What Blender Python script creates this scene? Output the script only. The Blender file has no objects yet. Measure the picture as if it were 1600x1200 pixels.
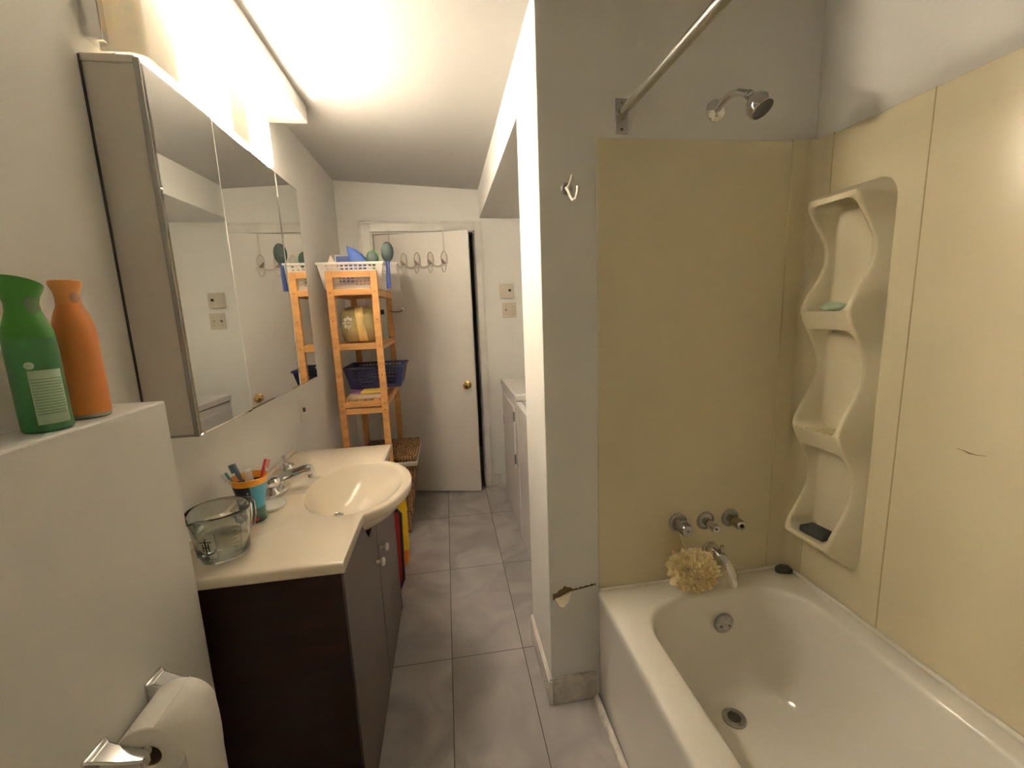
import bpy, bmesh, math, random
from math import sin, cos, pi, radians, sqrt, atan2
from mathutils import Vector, Matrix, noise

random.seed(7)
sc = bpy.context.scene
COL = sc.collection

# ------------------------------------------------------------------ camera
cd = bpy.data.cameras.new('camera'); cam = bpy.data.objects.new('camera', cd); COL.objects.link(cam)
R = [[0.98763086, -0.06268394, 0.14372199],
     [-0.15205718, -0.15922969, 0.97546118],
     [-0.03826094, -0.98524953, -0.1667917]]
cd.sensor_width = 36.0; cd.lens = 680.0 / 1600.0 * 36.0; cd.clip_start = 0.02
cam.matrix_world = Matrix(((R[0][0], -R[0][1], -R[0][2], 0.0),
                           (R[1][0], -R[1][1], -R[1][2], 0.0),
                           (R[2][0], -R[2][1], -R[2][2], 1.44), (0, 0, 0, 1)))
sc.camera = cam

# ------------------------------------------------------------------ world, exposure
w = bpy.data.worlds.new('world'); sc.world = w; w.use_nodes = True
w.node_tree.nodes['Background'].inputs[0].default_value = (0.9, 0.8, 0.65, 1)
w.node_tree.nodes['Background'].inputs[1].default_value = 0.05
sc.view_settings.view_transform = 'Standard'; sc.view_settings.look = 'None'
sc.view_settings.gamma = 1.0; sc.view_settings.use_curve_mapping = False
sc.view_settings.exposure = 0.70
sc.cycles.max_bounces = 14; sc.cycles.diffuse_bounces = 8; sc.cycles.glossy_bounces = 6
sc.cycles.transmission_bounces = 10; sc.cycles.transparent_max_bounces = 10
sc.cycles.caustics_reflective = True; sc.cycles.blur_glossy = 1.0
LIGHT_COL = (1.0, 0.835, 0.65)
SHADE_E = 18.0       # glow of the lit glass shades
BULB_W = 320.0        # bulb inside each lit shade

# ------------------------------------------------------------------ helpers
def tag(o, label=None, cat=None, group=None, kind=None):
    if label: o['label'] = label
    if cat: o['category'] = cat
    if group: o['group'] = group
    if kind: o['kind'] = kind
    return o

XF = None     # placement of a group of things modelled about a common base
def empty(name, loc, label, cat, group=None):
    if XF is not None: loc = XF @ Vector(loc)
    o = bpy.data.objects.new(name, None); COL.objects.link(o); o.location = loc
    o.empty_display_size = 0.05
    return tag(o, label, cat, group)

def wloc(o):
    v = Vector((0, 0, 0))
    while o is not None:
        v += Vector(o.location); o = o.parent
    return v

class MB:
    def __init__(s): s.v = []; s.f = []
    def add(s, vs, fs, M=None):
        b = len(s.v)
        s.v += [(M @ Vector(p)) if M is not None else Vector(p) for p in vs]
        s.f += [tuple(b + i for i in f) for f in fs]
        return s
    def box(s, x0, x1, y0, y1, z0, z1, M=None):
        vs = [(x, y, z) for z in (z0, z1) for y in (y0, y1) for x in (x0, x1)]
        return s.add(vs, [(0, 2, 3, 1), (4, 5, 7, 6), (0, 1, 5, 4), (2, 6, 7, 3), (0, 4, 6, 2), (1, 3, 7, 5)], M)
    def cbox(s, c, d, M=None):
        return s.box(c[0]-d[0]/2, c[0]+d[0]/2, c[1]-d[1]/2, c[1]+d[1]/2, c[2]-d[2]/2, c[2]+d[2]/2, M)
    def loft(s, rings, cap0=True, cap1=True, M=None, closed=True):
        n = len(rings[0]); vs = [p for r in rings for p in r]; fs = []
        for i in range(len(rings)-1):
            for j in range(n if closed else n-1):
                a, b = i*n+j, i*n+(j+1) % n
                fs.append((a, b, b+n, a+n))
        if cap0: fs.append(tuple(reversed(range(n))))
        if cap1: fs.append(tuple(range((len(rings)-1)*n, len(rings)*n)))
        return s.add(vs, fs, M)
    def lathe(s, prof, c=(0, 0, 0), axis='z', n=32, M=None, cap0=True, cap1=True):
        rings = []
        for r, h in prof:
            ring = []
            for k in range(n):
                a = 2*pi*k/n; u, v = r*cos(a), r*sin(a)
                p = {'z': (u, v, h), 'y': (v, h, u), 'x': (h, u, v)}[axis]
                ring.append((c[0]+p[0], c[1]+p[1], c[2]+p[2]))
            rings.append(ring)
        return s.loft(rings, cap0, cap1, M)
    def tube(s, pts, r, n=10, M=None, cyclic=False):
        pts = [Vector(p) for p in pts]; N = len(pts); rings = []
        rr = r if isinstance(r, (list, tuple)) else [r]*N
        prev = None
        for i, p in enumerate(pts):
            if cyclic: t = pts[(i+1) % N]-pts[i-1]
            else: t = pts[min(i+1, N-1)]-pts[max(i-1, 0)]
            t.normalize()
            if prev is None:
                a = Vector((0, 0, 1)) if abs(t.z) < .9 else Vector((1, 0, 0))
                u = t.cross(a).normalized()
            else:
                u = (prev-t*prev.dot(t)).normalized()
            v = t.cross(u); prev = u
            rings.append([p+(u*cos(2*pi*k/n)+v*sin(2*pi*k/n))*rr[i] for k in range(n)])
        if cyclic: rings.append(rings[0]); return s.loft(rings, False, False, M)
        return s.loft(rings, True, True, M)
    def ball(s, c, r, n=20, m=12, M=None):
        r = r if isinstance(r, (list, tuple)) else (r, r, r)
        rings = []
        for i in range(m+1):
            t = pi*i/m; rad = max(sin(t), 1e-4)
            rings.append([(c[0]+r[0]*rad*cos(2*pi*k/n), c[1]+r[1]*rad*sin(2*pi*k/n), c[2]-r[2]*cos(t)) for k in range(n)])
        return s.loft(rings, True, True, M)
    def build(s, name, mat, parent=None, bevel=0, seg=2, smooth=35, solid=0, origin=None, sub=0):
        if XF is not None:
            s.v = [XF @ Vector(v) for v in s.v]
            if origin is not None: origin = XF @ Vector(origin)
            s.v = list(s.v); solid *= 1.127
        off = wloc(parent) if parent is not None else (Vector(origin) if origin is not None else Vector((0, 0, 0)))
        me = bpy.data.meshes.new(name)
        me.from_pydata([tuple(v-off) for v in s.v], [], s.f)
        bm = bmesh.new(); bm.from_mesh(me)
        bmesh.ops.remove_doubles(bm, verts=bm.verts, dist=1e-6)
        bmesh.ops.recalc_face_normals(bm, faces=bm.faces)
        bm.to_mesh(me); bm.free()
        me.materials.append(mat)
        if smooth:
            me.polygons.foreach_set('use_smooth', [True]*len(me.polygons))
            me.set_sharp_from_angle(angle=radians(smooth))
        o = bpy.data.objects.new(name, me); COL.objects.link(o)
        if parent is not None: o.parent = parent
        elif origin is not None: o.location = origin
        if solid:
            m = o.modifiers.new('solid', 'SOLIDIFY'); m.thickness = solid; m.offset = 0
        if bevel:
            m = o.modifiers.new('bevel', 'BEVEL'); m.width = bevel; m.segments = seg; m.limit_method = 'ANGLE'
            m.angle_limit = radians(40); m.harden_normals = False
        if sub:
            m = o.modifiers.new('sub', 'SUBSURF'); m.levels = sub; m.render_levels = sub
        return o

def mat(name, col, rough=.5, metal=0, spec=.5, bump=0, bscale=60, var=0, vscale=6, var2=None, trans=0, ior=1.45,
        sss=0, coat=0, emit=None, estr=0, stretch=None):
    m = bpy.data.materials.new(name); m.use_nodes = True
    nt = m.node_tree; b = nt.nodes['Principled BSDF']
    b.inputs['Base Color'].default_value = (*col, 1); b.inputs['Roughness'].default_value = rough
    b.inputs['Metallic'].default_value = metal; b.inputs['Specular IOR Level'].default_value = spec
    b.inputs['Transmission Weight'].default_value = trans; b.inputs['IOR'].default_value = ior
    b.inputs['Coat Weight'].default_value = coat
    if sss:
        b.inputs['Subsurface Weight'].default_value = sss; b.inputs['Subsurface Radius'].default_value = (.01, .008, .005)
        b.inputs['Subsurface Scale'].default_value = 1.0
    if emit:
        b.inputs['Emission Color'].default_value = (*emit, 1); b.inputs['Emission Strength'].default_value = estr
    tc = nt.nodes.new('ShaderNodeTexCoord'); src = tc.outputs['Object']
    if stretch:
        mp = nt.nodes.new('ShaderNodeMapping'); mp.inputs['Scale'].default_value = stretch
        nt.links.new(src, mp.inputs[0]); src = mp.outputs[0]
    if var:
        nz = nt.nodes.new('ShaderNodeTexNoise'); nz.inputs['Scale'].default_value = vscale; nz.inputs['Detail'].default_value = 5
        nt.links.new(src, nz.inputs['Vector'])
        mx = nt.nodes.new('ShaderNodeMix'); mx.data_type = 'RGBA'
        c2 = var2 if var2 else tuple(max(0, c*(1-var)) for c in col)
        mx.inputs[6].default_value = (*col, 1); mx.inputs[7].default_value = (*c2, 1)
        rp = nt.nodes.new('ShaderNodeMapRange'); rp.inputs[1].default_value = .35; rp.inputs[2].default_value = .65
        nt.links.new(nz.outputs[0], rp.inputs[0]); nt.links.new(rp.outputs[0], mx.inputs[0])
        nt.links.new(mx.outputs[2], b.inputs['Base Color'])
    if bump:
        n2 = nt.nodes.new('ShaderNodeTexNoise'); n2.inputs['Scale'].default_value = bscale; n2.inputs['Detail'].default_value = 3
        nt.links.new(src, n2.inputs['Vector'])
        bp = nt.nodes.new('ShaderNodeBump'); bp.inputs['Strength'].default_value = bump; bp.inputs['Distance'].default_value = .003
        nt.links.new(n2.outputs[0], bp.inputs['Height']); nt.links.new(bp.outputs[0], b.inputs['Normal'])
    return m

def floor_mat():
    m = bpy.data.materials.new('grey_floor_tile'); m.use_nodes = True; nt = m.node_tree; N = nt.nodes; L = nt.links
    b = N['Principled BSDF']; tc = N.new('ShaderNodeTexCoord'); sp = N.new('ShaderNodeSeparateXYZ'); L.new(tc.outputs['Object'], sp.inputs[0])
    def mth(op, a, bb=None, c=None):
        n = N.new('ShaderNodeMath'); n.operation = op
        for i, x in enumerate((a, bb, c)):
            if x is None: continue
            if isinstance(x, (int, float)): n.inputs[i].default_value = x
            else: L.new(x, n.inputs[i])
        return n.outputs[0]
    u = mth('DIVIDE', mth('ADD', sp.outputs[0], .058), .304); v = mth('DIVIDE', mth('SUBTRACT', sp.outputs[1], .9955), .6515)
    fu = mth('FRACT', u); fv = mth('FRACT', v)
    du = mth('MULTIPLY', mth('MINIMUM', fu, mth('SUBTRACT', 1, fu)), .304)
    dv = mth('MULTIPLY', mth('MINIMUM', fv, mth('SUBTRACT', 1, fv)), .6515)
    d = mth('MINIMUM', du, dv)
    g = N.new('ShaderNodeMapRange'); g.inputs[1].default_value = .0011; g.inputs[2].default_value = .0022; L.new(d, g.inputs[0])
    # each tile has its own clouding
    cb = N.new('ShaderNodeCombineXYZ'); L.new(mth('MULTIPLY', mth('FLOOR', u), 3.7), cb.inputs[2])
    ad = N.new('ShaderNodeVectorMath'); L.new(tc.outputs['Object'], ad.inputs[0]); L.new(cb.outputs[0], ad.inputs[1])
    nz = N.new('ShaderNodeTexNoise'); nz.inputs['Scale'].default_value = 3.5; nz.inputs['Detail'].default_value = 6; nz.inputs['Distortion'].default_value = 1.2
    L.new(ad.outputs[0], nz.inputs['Vector'])
    cr = N.new('ShaderNodeValToRGB'); L.new(nz.outputs[0], cr.inputs[0])
    e = cr.color_ramp.elements; e[0].position = .35; e[0].color = (.25, .235, .228, 1); e[1].position = .72; e[1].color = (.40, .375, .36, 1)
    mx = N.new('ShaderNodeMix'); mx.data_type = 'RGBA'; mx.inputs[6].default_value = (.06, .052, .046, 1)
    L.new(g.outputs[0], mx.inputs[0]); L.new(cr.outputs[0], mx.inputs[7]); L.new(mx.outputs[2], b.inputs['Base Color'])
    rr = N.new('ShaderNodeMapRange'); rr.inputs[3].default_value = .8; rr.inputs[4].default_value = .36
    L.new(g.outputs[0], rr.inputs[0]); L.new(rr.outputs[0], b.inputs['Roughness'])
    bp = N.new('ShaderNodeBump'); bp.inputs['Distance'].default_value = .002; bp.inputs['Strength'].default_value = .5
    L.new(g.outputs[0], bp.inputs['Height']); L.new(bp.outputs[0], b.inputs['Normal'])
    return m

def wicker_mat():
    m = mat('brown_wicker', (.2, .1, .04), .55); nt = m.node_tree; N = nt.nodes; L = nt.links; b = N['Principled BSDF']
    tc = N.new('ShaderNodeTexCoord')
    mp = N.new('ShaderNodeMapping'); mp.inputs['Scale'].default_value = (1, 1, 1); L.new(tc.outputs['Object'], mp.inputs[0])
    w1 = N.new('ShaderNodeTexWave'); w1.wave_type = 'BANDS'; w1.bands_direction = 'Z'; w1.inputs['Scale'].default_value = 26; w1.inputs['Distortion'].default_value = 5; w1.inputs['Detail'].default_value = 3
    w2 = N.new('ShaderNodeTexWave'); w2.wave_type = 'BANDS'; w2.bands_direction = 'X'; w2.inputs['Scale'].default_value = 18; w2.inputs['Distortion'].default_value = 4; w2.inputs['Detail'].default_value = 3
    L.new(mp.outputs[0], w1.inputs[0]); L.new(mp.outputs[0], w2.inputs[0])
    mu = N.new('ShaderNodeMath'); mu.operation = 'MULTIPLY'; L.new(w1.outputs[1], mu.inputs[0]); L.new(w2.outputs[1], mu.inputs[1])
    nz = N.new('ShaderNodeTexNoise'); nz.inputs['Scale'].default_value = 40; L.new(tc.outputs['Object'], nz.inputs[0])
    ad = N.new('ShaderNodeMath'); ad.operation = 'ADD'; L.new(mu.outputs[0], ad.inputs[0]); L.new(nz.outputs[0], ad.inputs[1])
    cr = N.new('ShaderNodeValToRGB'); e = cr.color_ramp.elements
    e[0].position = .4; e[0].color = (.05, .022, .01, 1); e[1].position = 1.1; e[1].color = (.42, .22, .09, 1)
    L.new(ad.outputs[0], cr.inputs[0]); L.new(cr.outputs[0], b.inputs['Base Color'])
    bp = N.new('ShaderNodeBump'); bp.inputs['Distance'].default_value = .006; bp.inputs['Strength'].default_value = .9
    L.new(ad.outputs[0], bp.inputs['Height']); L.new(bp.outputs[0], b.inputs['Normal'])
    return m

def cup_mat():
    # cartoon-night print of a children's tumbler: orange lip, dark field with pale dots, blue patch, green foot
    m = mat('printed_tumbler', (.02, .02, .04), .3); nt = m.node_tree; N = nt.nodes; L = nt.links; b = N['Principled BSDF']
    tc = N.new('ShaderNodeTexCoord'); sp = N.new('ShaderNodeSeparateXYZ'); L.new(tc.outputs['Object'], sp.inputs[0])
    vo = N.new('ShaderNodeTexVoronoi'); vo.inputs['Scale'].default_value = 38; L.new(tc.outputs['Object'], vo.inputs[0])
    lt = N.new('ShaderNodeMath'); lt.operation = 'LESS_THAN'; lt.inputs[1].default_value = .2; L.new(vo.outputs[0], lt.inputs[0])
    def mix(f, a, c):
        x = N.new('ShaderNodeMix'); x.data_type = 'RGBA'
        L.new(f, x.inputs[0])
        for i, k in ((6, a), (7, c)):
            if isinstance(k, tuple): x.inputs[i].default_value = (*k, 1)
            else: L.new(k, x.inputs[i])
        return x.outputs[2]
    def cmp(sock, op, val):
        n = N.new('ShaderNodeMath'); n.operation = op; L.new(sock, n.inputs[0]); n.inputs[1].default_value = val; return n.outputs[0]
    dots = mix(lt.outputs[0], (.012, .015, .04), (.75, .75, .72))
    nz = N.new('ShaderNodeTexNoise'); nz.inputs['Scale'].default_value = 14; L.new(tc.outputs['Object'], nz.inputs[0])
    c = mix(cmp(nz.outputs[0], 'GREATER_THAN', .57), dots, (.35, .05, .2))
    c = mix(cmp(sp.outputs[0], 'GREATER_THAN', .016), c, (.06, .30, .46))
    c = mix(cmp(sp.outputs[2], 'LESS_THAN', .045), c, (.02, .07, .05))
    nn = N.new('ShaderNodeMath'); nn.operation = 'MULTIPLY'; L.new(cmp(nz.outputs[0], 'GREATER_THAN', .64), nn.inputs[0]); L.new(cmp(sp.outputs[2], 'LESS_THAN', .05), nn.inputs[1])
    c = mix(nn.outputs[0], c, (.4, .04, .05))
    c = mix(cmp(sp.outputs[2], 'GREATER_THAN', .119), c, (.8, .33, .02))
    L.new(c, b.inputs['Base Color'])
    return m

WALL = mat('white_wall_paint', (.84, .84, .815), .55, bump=.12, bscale=120, var=.04, vscale=2)
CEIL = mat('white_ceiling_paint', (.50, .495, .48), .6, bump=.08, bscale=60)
HALL = mat('painted_hall_gloom', (.12, .14, .18), .7)  # dark blue-grey stands in for the missing light beyond the doorway
TRIM = mat('white_trim_gloss', (.8, .78, .74), .3, var=.12, vscale=9)
DOORM = mat('white_door_paint', (.78, .75, .71), .4, var=.05, vscale=3)
SOIL = mat('scuffed_white_trim', (.74, .70, .63), .4, var=.3, vscale=30)
FLOOR = floor_mat()
SURR = mat('ivory_surround_plastic', (.72, .655, .46), .22, bump=.03, bscale=5, var=.05, vscale=3)
CADDY = mat('ivory_molded_plastic', (.74, .68, .50), .28)
ENAMEL = mat('white_tub_enamel', (.85, .83, .77), .12, coat=.3)
CAULK = mat('white_caulk', (.85, .82, .74), .4)
CHROME = mat('chrome', (.75, .75, .74), .1, metal=1)
DULLCH = mat('dull_chrome', (.45, .44, .42), .28, metal=1, var=.3, vscale=60)
GALV = mat('satin_steel_tube', (.55, .54, .51), .25, metal=1)
BRASS = mat('polished_brass', (.75, .52, .2), .18, metal=1)
MIRROR = mat('mirror_glass', (.86, .88, .86), .015, metal=1)
CABW = mat('cabinet_cream_enamel', (.62, .59, .53), .4)
ALU = mat('brushed_aluminium_edge', (.35, .35, .33), .42, metal=1)
DARKEDGE = mat('dark_mirror_edge', (.05, .05, .045), .4)
SINK = mat('cream_cultured_marble', (.86, .77, .63), .16, coat=.4, var=.03, vscale=2)
ESP = mat('espresso_veneer', (.020, .007, .003), .5, spec=.25, var=.3, vscale=5, stretch=(1, 1, 8))
ESPF = mat('espresso_door_veneer', (.09, .062, .052), .35, var=.15, vscale=5, stretch=(1, 1, 8))
KNOBM = mat('white_porcelain', (.85, .82, .76), .2)
BAMBOO = mat('honey_bamboo', (.66, .34, .12), .42, var=.22, vscale=7, stretch=(1, 1, 5))
BAMD = mat('bamboo_plug', (.25, .1, .03), .6)
WPLAS = mat('white_basket_plastic', (.85, .82, .77), .4, sss=.05)
NAVY = mat('navy_plastic', (.02, .022, .075), .4)
WICK = wicker_mat()
LINER = mat('hamper_liner_cloth', (.55, .5, .44), .8, bump=.4, bscale=40)
RED = mat('red_plastic', (.55, .03, .025), .4)
BLACK = mat('black_plastic', (.012, .011, .011), .45)
YEL = mat('yellow_plastic', (.75, .52, .02), .4)
ORG = mat('orange_plastic_patch', (.75, .22, .02), .4)
APPL = mat('white_appliance_enamel', (.72, .71, .70), .25)
APPD = mat('dark_parts_and_gap_shade', (.12, .12, .12), .6)  # dark grey small parts; also shade painted into the appliance seam
PLATE = mat('beige_plate_plastic', (.62, .56, .45), .45)
WHITEP = mat('white_plastic', (.82, .8, .75), .35)
PAPER = mat('white_tissue_paper', (.92, .90, .84), .9, bump=.35, bscale=120, sss=.05)
CARD = mat('cardboard_core', (.35, .26, .16), .9)
PUFFM = mat('cream_mesh_net', (.93, .82, .54), .75, sss=.08)
GREENB = mat('green_bottle_plastic', (.035, .15, .05), .38, var=.15, vscale=10)
GREENCAP = mat('bright_green_cap', (.035, .17, .018), .4)
ORANGEB = mat('orange_bottle_plastic', (.60, .21, .05), .33)
ORANGECAP = mat('orange_cap', (.75, .30, .09), .35)
LABELG = mat('pale_green_label', (.42, .56, .40), .5)
PRINTG = mat('faded_green_print', (.16, .30, .16), .5)
CLEARP = mat('clear_overcap', (.9, .9, .88), .25, trans=.75, ior=1.15)
GLASS = mat('clear_glass', (.93, .97, .94), .0, trans=1, ior=1.47)
WATER = mat('water', (.95, .97, .94), .0, trans=1, ior=1.33)
PRINT = mat('dark_glass_print', (.012, .014, .03), .6)
SHADEOFF = mat('opal_glass_unlit', (.86, .83, .74), .3, sss=.1)
SHADEON = mat('opal_glass_lit', (.9, .85, .75), .3, emit=(1, .84, .66), estr=SHADE_E)
GREENBR = mat('green_brush_back', (.10, .32, .05), .4)
DKBR = mat('dark_brush_bristles', (.015, .03, .025), .6)
BLUEH = mat('blue_brush_handle', (.018, .035, .14), .35)
BLUECL = mat('blue_nylon_cloth', (.02, .06, .24), .6, bump=.4, bscale=30)
CREAM = mat('cream_card', (.8, .7, .58), .6)
GOLDF = mat('gold_olive_fabric', (.36, .29, .12), .7, bump=.6, bscale=90, var=.35, vscale=14)
GOLDS = mat('gold_ribbon', (.78, .58, .22), .45)
SILV = mat('silver_embroidery', (.62, .58, .5), .6, bump=.5, bscale=150)
TOWC = mat('cream_towel', (.8, .68, .5), .95, bump=.8, bscale=200)
TOWY = mat('yellow_towel', (.8, .58, .12), .95, bump=.8, bscale=200)
TOWP = mat('purple_towel', (.16, .07, .2), .95, bump=.8, bscale=200)
HOOKW = mat('white_enamel_wire', (.82, .78, .70), .3)
HOOKSH = mat('painted_hook_shadow', (.13, .10, .08), .6)  # dark colour for the shadow painted on each hook
TEAL = mat('teal_toothbrush', (.08, .35, .38), .4)
SLATE = mat('slate_blue_toothbrush', (.1, .17, .25), .4)
REDT = mat('red_toothbrush', (.55, .03, .06), .35)
PINKT = mat('pink_bristles', (.85, .4, .42), .6)
SOAPG = mat('pale_green_soap', (.45, .58, .42), .35, sss=.2)
SPONGE = mat('black_sponge', (.02, .021, .018), .8, bump=.6, bscale=120)
MOLD = mat('dark_green_soap_bar', (.07, .075, .045), .35, var=.4, vscale=60)
PLASTER = mat('torn_plaster_brown', (.16, .11, .05), .9, var=.5, vscale=90)
FLAKE = mat('peeled_paint_curl', (.85, .75, .58), .6)

def lit_shade_mat(centre):
    # opal glass glowing, hottest where the bulb sits close behind it
    m = SHADEON.copy(); nt = m.node_tree; N = nt.nodes; L = nt.links; b = N['Principled BSDF']
    tc = N.new('ShaderNodeTexCoord'); vd = N.new('ShaderNodeVectorMath'); vd.operation = 'DISTANCE'
    L.new(tc.outputs['Object'], vd.inputs[0]); vd.inputs[1].default_value = centre
    def mth(op, a, v):
        n = N.new('ShaderNodeMath'); n.operation = op
        for i, x in enumerate((a, v)):
            if isinstance(x, (int, float)): n.inputs[i].default_value = x
            else: L.new(x, n.inputs[i])
        return n.outputs[0]
    q = mth('POWER', mth('DIVIDE', vd.outputs['Value'], .046), 2.0)
    g = mth('POWER', 2.71828, mth('MULTIPLY', q, -1.0))
    L.new(mth('MULTIPLY', mth('ADD', mth('MULTIPLY', g, 19.0), .25), SHADE_E), b.inputs['Emission Strength'])
    return m

def structure(name, mb, m, **k):
    o = mb.build(name, m, smooth=k.pop('smooth', 0), **k); o['kind'] = 'structure'; return o

# ------------------------------------------------------------------ room shell
XL, XP, XR, YP, YF, YB, YA = -.725, .306, 1.241, 1.366, 3.45, -.45, 1.71
TW = .1
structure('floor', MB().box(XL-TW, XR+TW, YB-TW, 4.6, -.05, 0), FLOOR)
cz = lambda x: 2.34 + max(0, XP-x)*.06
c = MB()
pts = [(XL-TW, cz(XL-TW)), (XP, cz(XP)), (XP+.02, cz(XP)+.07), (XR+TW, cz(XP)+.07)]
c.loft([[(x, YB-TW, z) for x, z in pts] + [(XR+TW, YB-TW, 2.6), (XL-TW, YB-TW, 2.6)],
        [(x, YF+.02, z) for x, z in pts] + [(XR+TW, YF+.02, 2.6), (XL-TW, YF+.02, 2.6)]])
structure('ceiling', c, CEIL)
structure('wall_left', MB().box(XL-TW, XL, YB, YF, 0, 2.5), WALL)
structure('wall_right', MB().box(XR, XR+TW, YB, YF, 0, 2.5), WALL)
structure('wall_back', MB().box(XL, XR, YB-TW, YB, 0, 2.5), WALL)
# partition at the end of the tub with the chipped corner and the header over the laundry alcove
structure('wall_partition', MB().box(XP, XR, YP, YA, 0, 2.45), WALL, bevel=.003)
structure('wall_header', MB().box(XP, XR, YA, YF, 2.135, 2.45), WALL)
# foot wall of the tub
structure('wall_tub_foot', MB().box(.45, XR, YB, -.17, 0, 2.45), WALL)
# far wall with a doorway
DX0, DX1, DZ = -.50, .262, 2.045
fw = MB().box(XL, DX0, YF, YF+.1, 0, 2.5).box(DX1, XR, YF, YF+.1, 0, 2.5).box(DX0, DX1, YF, YF+.1, DZ, 2.5)
structure('wall_far', fw, WALL)
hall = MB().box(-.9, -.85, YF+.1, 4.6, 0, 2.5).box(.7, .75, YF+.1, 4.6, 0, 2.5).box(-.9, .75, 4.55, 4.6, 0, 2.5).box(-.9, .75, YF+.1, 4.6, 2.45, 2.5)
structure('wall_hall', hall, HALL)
# half-height ledge wall on the left
LZ, LX, LY = 1.276, -.61, 1.03
structure('wall_ledge', MB().box(XL, LX, YB, LY, 0, LZ), WALL, bevel=.004)
# casing
cs = MB().box(DX0-.075, DX0, YF-.016, YF, 0, DZ+.07).box(DX1, DX1+.06, YF-.016, YF, 0, DZ+.07).box(DX0, DX1, YF-.016, YF, DZ, DZ+.07)
cs.box(DX0-.075, DX1+.06, YF-.022, YF-.016, DZ+.055, DZ+.07).box(DX0-.075, DX0-.06, YF-.022, YF-.016, 0, DZ+.07).box(DX1+.045, DX1+.06, YF-.022, YF-.016, 0, DZ+.07)
cs.box(DX0, DX0+.012, YF, YF+.1, 0, DZ).box(DX1-.012, DX1, YF, YF+.1, 0, DZ).box(DX0, DX1, YF, YF+.1, DZ-.012, DZ)
structure('trim_1', cs, TRIM, bevel=.002)
# lowered board over the vanity light
structure('trim_2', MB().box(XL, -.563, YB, 2.275, 2.318, 2.42), WALL)
# baseboards
def bboard(name, x0, x1, y0, y1, h, m, t=.012):
    b = MB().box(x0, x1, y0, y1, 0, h); return b
bb = MB().box(XP-.013, XP, YP-.013, YA, 0, .098).box(XP-.009, XP, YP-.009, YA, .098, .106)
structure('baseboard_partition', bb, TRIM, bevel=.002)
bb = MB().box(XP, .474, YP-.013, YP, 0, .098).box(XP, .474, YP-.009, YP, .098, .106)
structure('baseboard_tub_end', bb, SOIL, bevel=.002)
bb = MB().box(DX1+.06, .385, YF-.013, YF, 0, .1).box(XL, DX0-.075, YF-.013, YF, 0, .1)
structure('baseboard_far', bb, TRIM, bevel=.002)
structure('baseboard_left', MB().box(XL, XL+.012, 2.04, YF-.014, 0, .1), TRIM, bevel=.002)
# quarter round at the foot of the tub apron
q = MB(); ring = lambda y: [(.478, y, 0), (.478, y, .02)] + [(.478-.018*sin(a), y, .02*cos(a)) for a in (.3, .6, .9, 1.2, 1.57)]
q.loft([ring(-.165), ring(YP-.014)])
structure('trim_3', q, SOIL, smooth=40)

# torn paint on the corner beside the tub
to = empty('torn_paint_patch', (.4, YP, .44), 'horizontal tear in the white paint of the wall corner just left of the tub rim', 'damage')
tr = MB(); n = 22; up = []; lo = []
for i in range(n+1):
    t = i/n; x = .318+.158*t
    base = .437+.022*t
    up.append((x, YP-.0012, base+(.020*max(0, 1-abs(t-.28)/.22) if t < .5 else 0)+.004+.0025*sin(i*2.3)))
    lo.append((x, YP-.0012, base-.018*max(0, 1-t/.38)-.002+.0015*sin(i*3.1)))
tr.loft([lo, up], False, False, closed=False)
tr.build('bare_plaster', PLASTER, to, smooth=0, solid=.001)
fl = MB().add([(.325, YP-.001, .424), (.385, YP-.001, .436), (.372, YP-.018, .419), (.352, YP-.024, .402), (.338, YP-.022, .404)],
              [(0, 1, 2), (0, 2, 3), (0, 3, 4)])
fl.build('paint_curl', FLAKE, to, smooth=0, solid=.0012)

# ------------------------------------------------------------------ door, knob, hook rack
HX, HY = DX0+.013, 3.505
ang = atan2(HY-3.33, .207-HX)
DM = Matrix.Translation((HX, HY, 0)) @ Matrix.Rotation(-ang, 4, 'Z')     # local +x runs to the free edge, -y faces the room
DW = sqrt((HY-3.33)**2+(.207-HX)**2)
door = MB().box(0, DW, 0, .035, .012, 2.032, DM).build('door_1', DOORM, bevel=.002, smooth=0); door['kind'] = 'structure'
door.location = (0, 0, 0)
kn = MB().lathe([(.002, 0), (.03, 0), (.03, -.006), (.022, -.009), (.011, -.012), (.010, -.03), (.018, -.036), (.027, -.046), (.028, -.056), (.022, -.064), (.01, -.067), (.002, -.067)],
                (DW-.062, 0, .885), 'y', 28, DM)
kn.build('door_knob', BRASS, door)
MB().box(DW, DW+.001, .006, .03, .84, .93, DM).build('latch_plate', BRASS, door, smooth=0)
for zz in (.25, 1.05, 1.85):
    MB().lathe([(.007, -.045), (.007, .045)], (0, -.004, zz), 'z', 12, DM).build('hinge', BRASS, door)
RACKM = mat('grey_white_rack', (.62, .57, .50), .35)
rk = empty('over_door_hook_rack', DM @ Vector((.4, -.01, 1.8)), 'white wire hook rack hung over the top of the door by two straps', 'hook rack')
us = [.118+.1028*i for i in range(5)]
br = MB()
for i in range(4):
    br.tube([(us[i]+.016+(us[i+1]-us[i]-.032)*t, -.009, 1.796-.014*sin(pi*t)) for t in [j/8 for j in range(9)]], .006, 8, DM)
br.tube([(us[0]-.08, -.009, 1.80), (us[0]-.016, -.009, 1.796)], .006, 8, DM)
br.build('crossbar', RACKM, rk)
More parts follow.
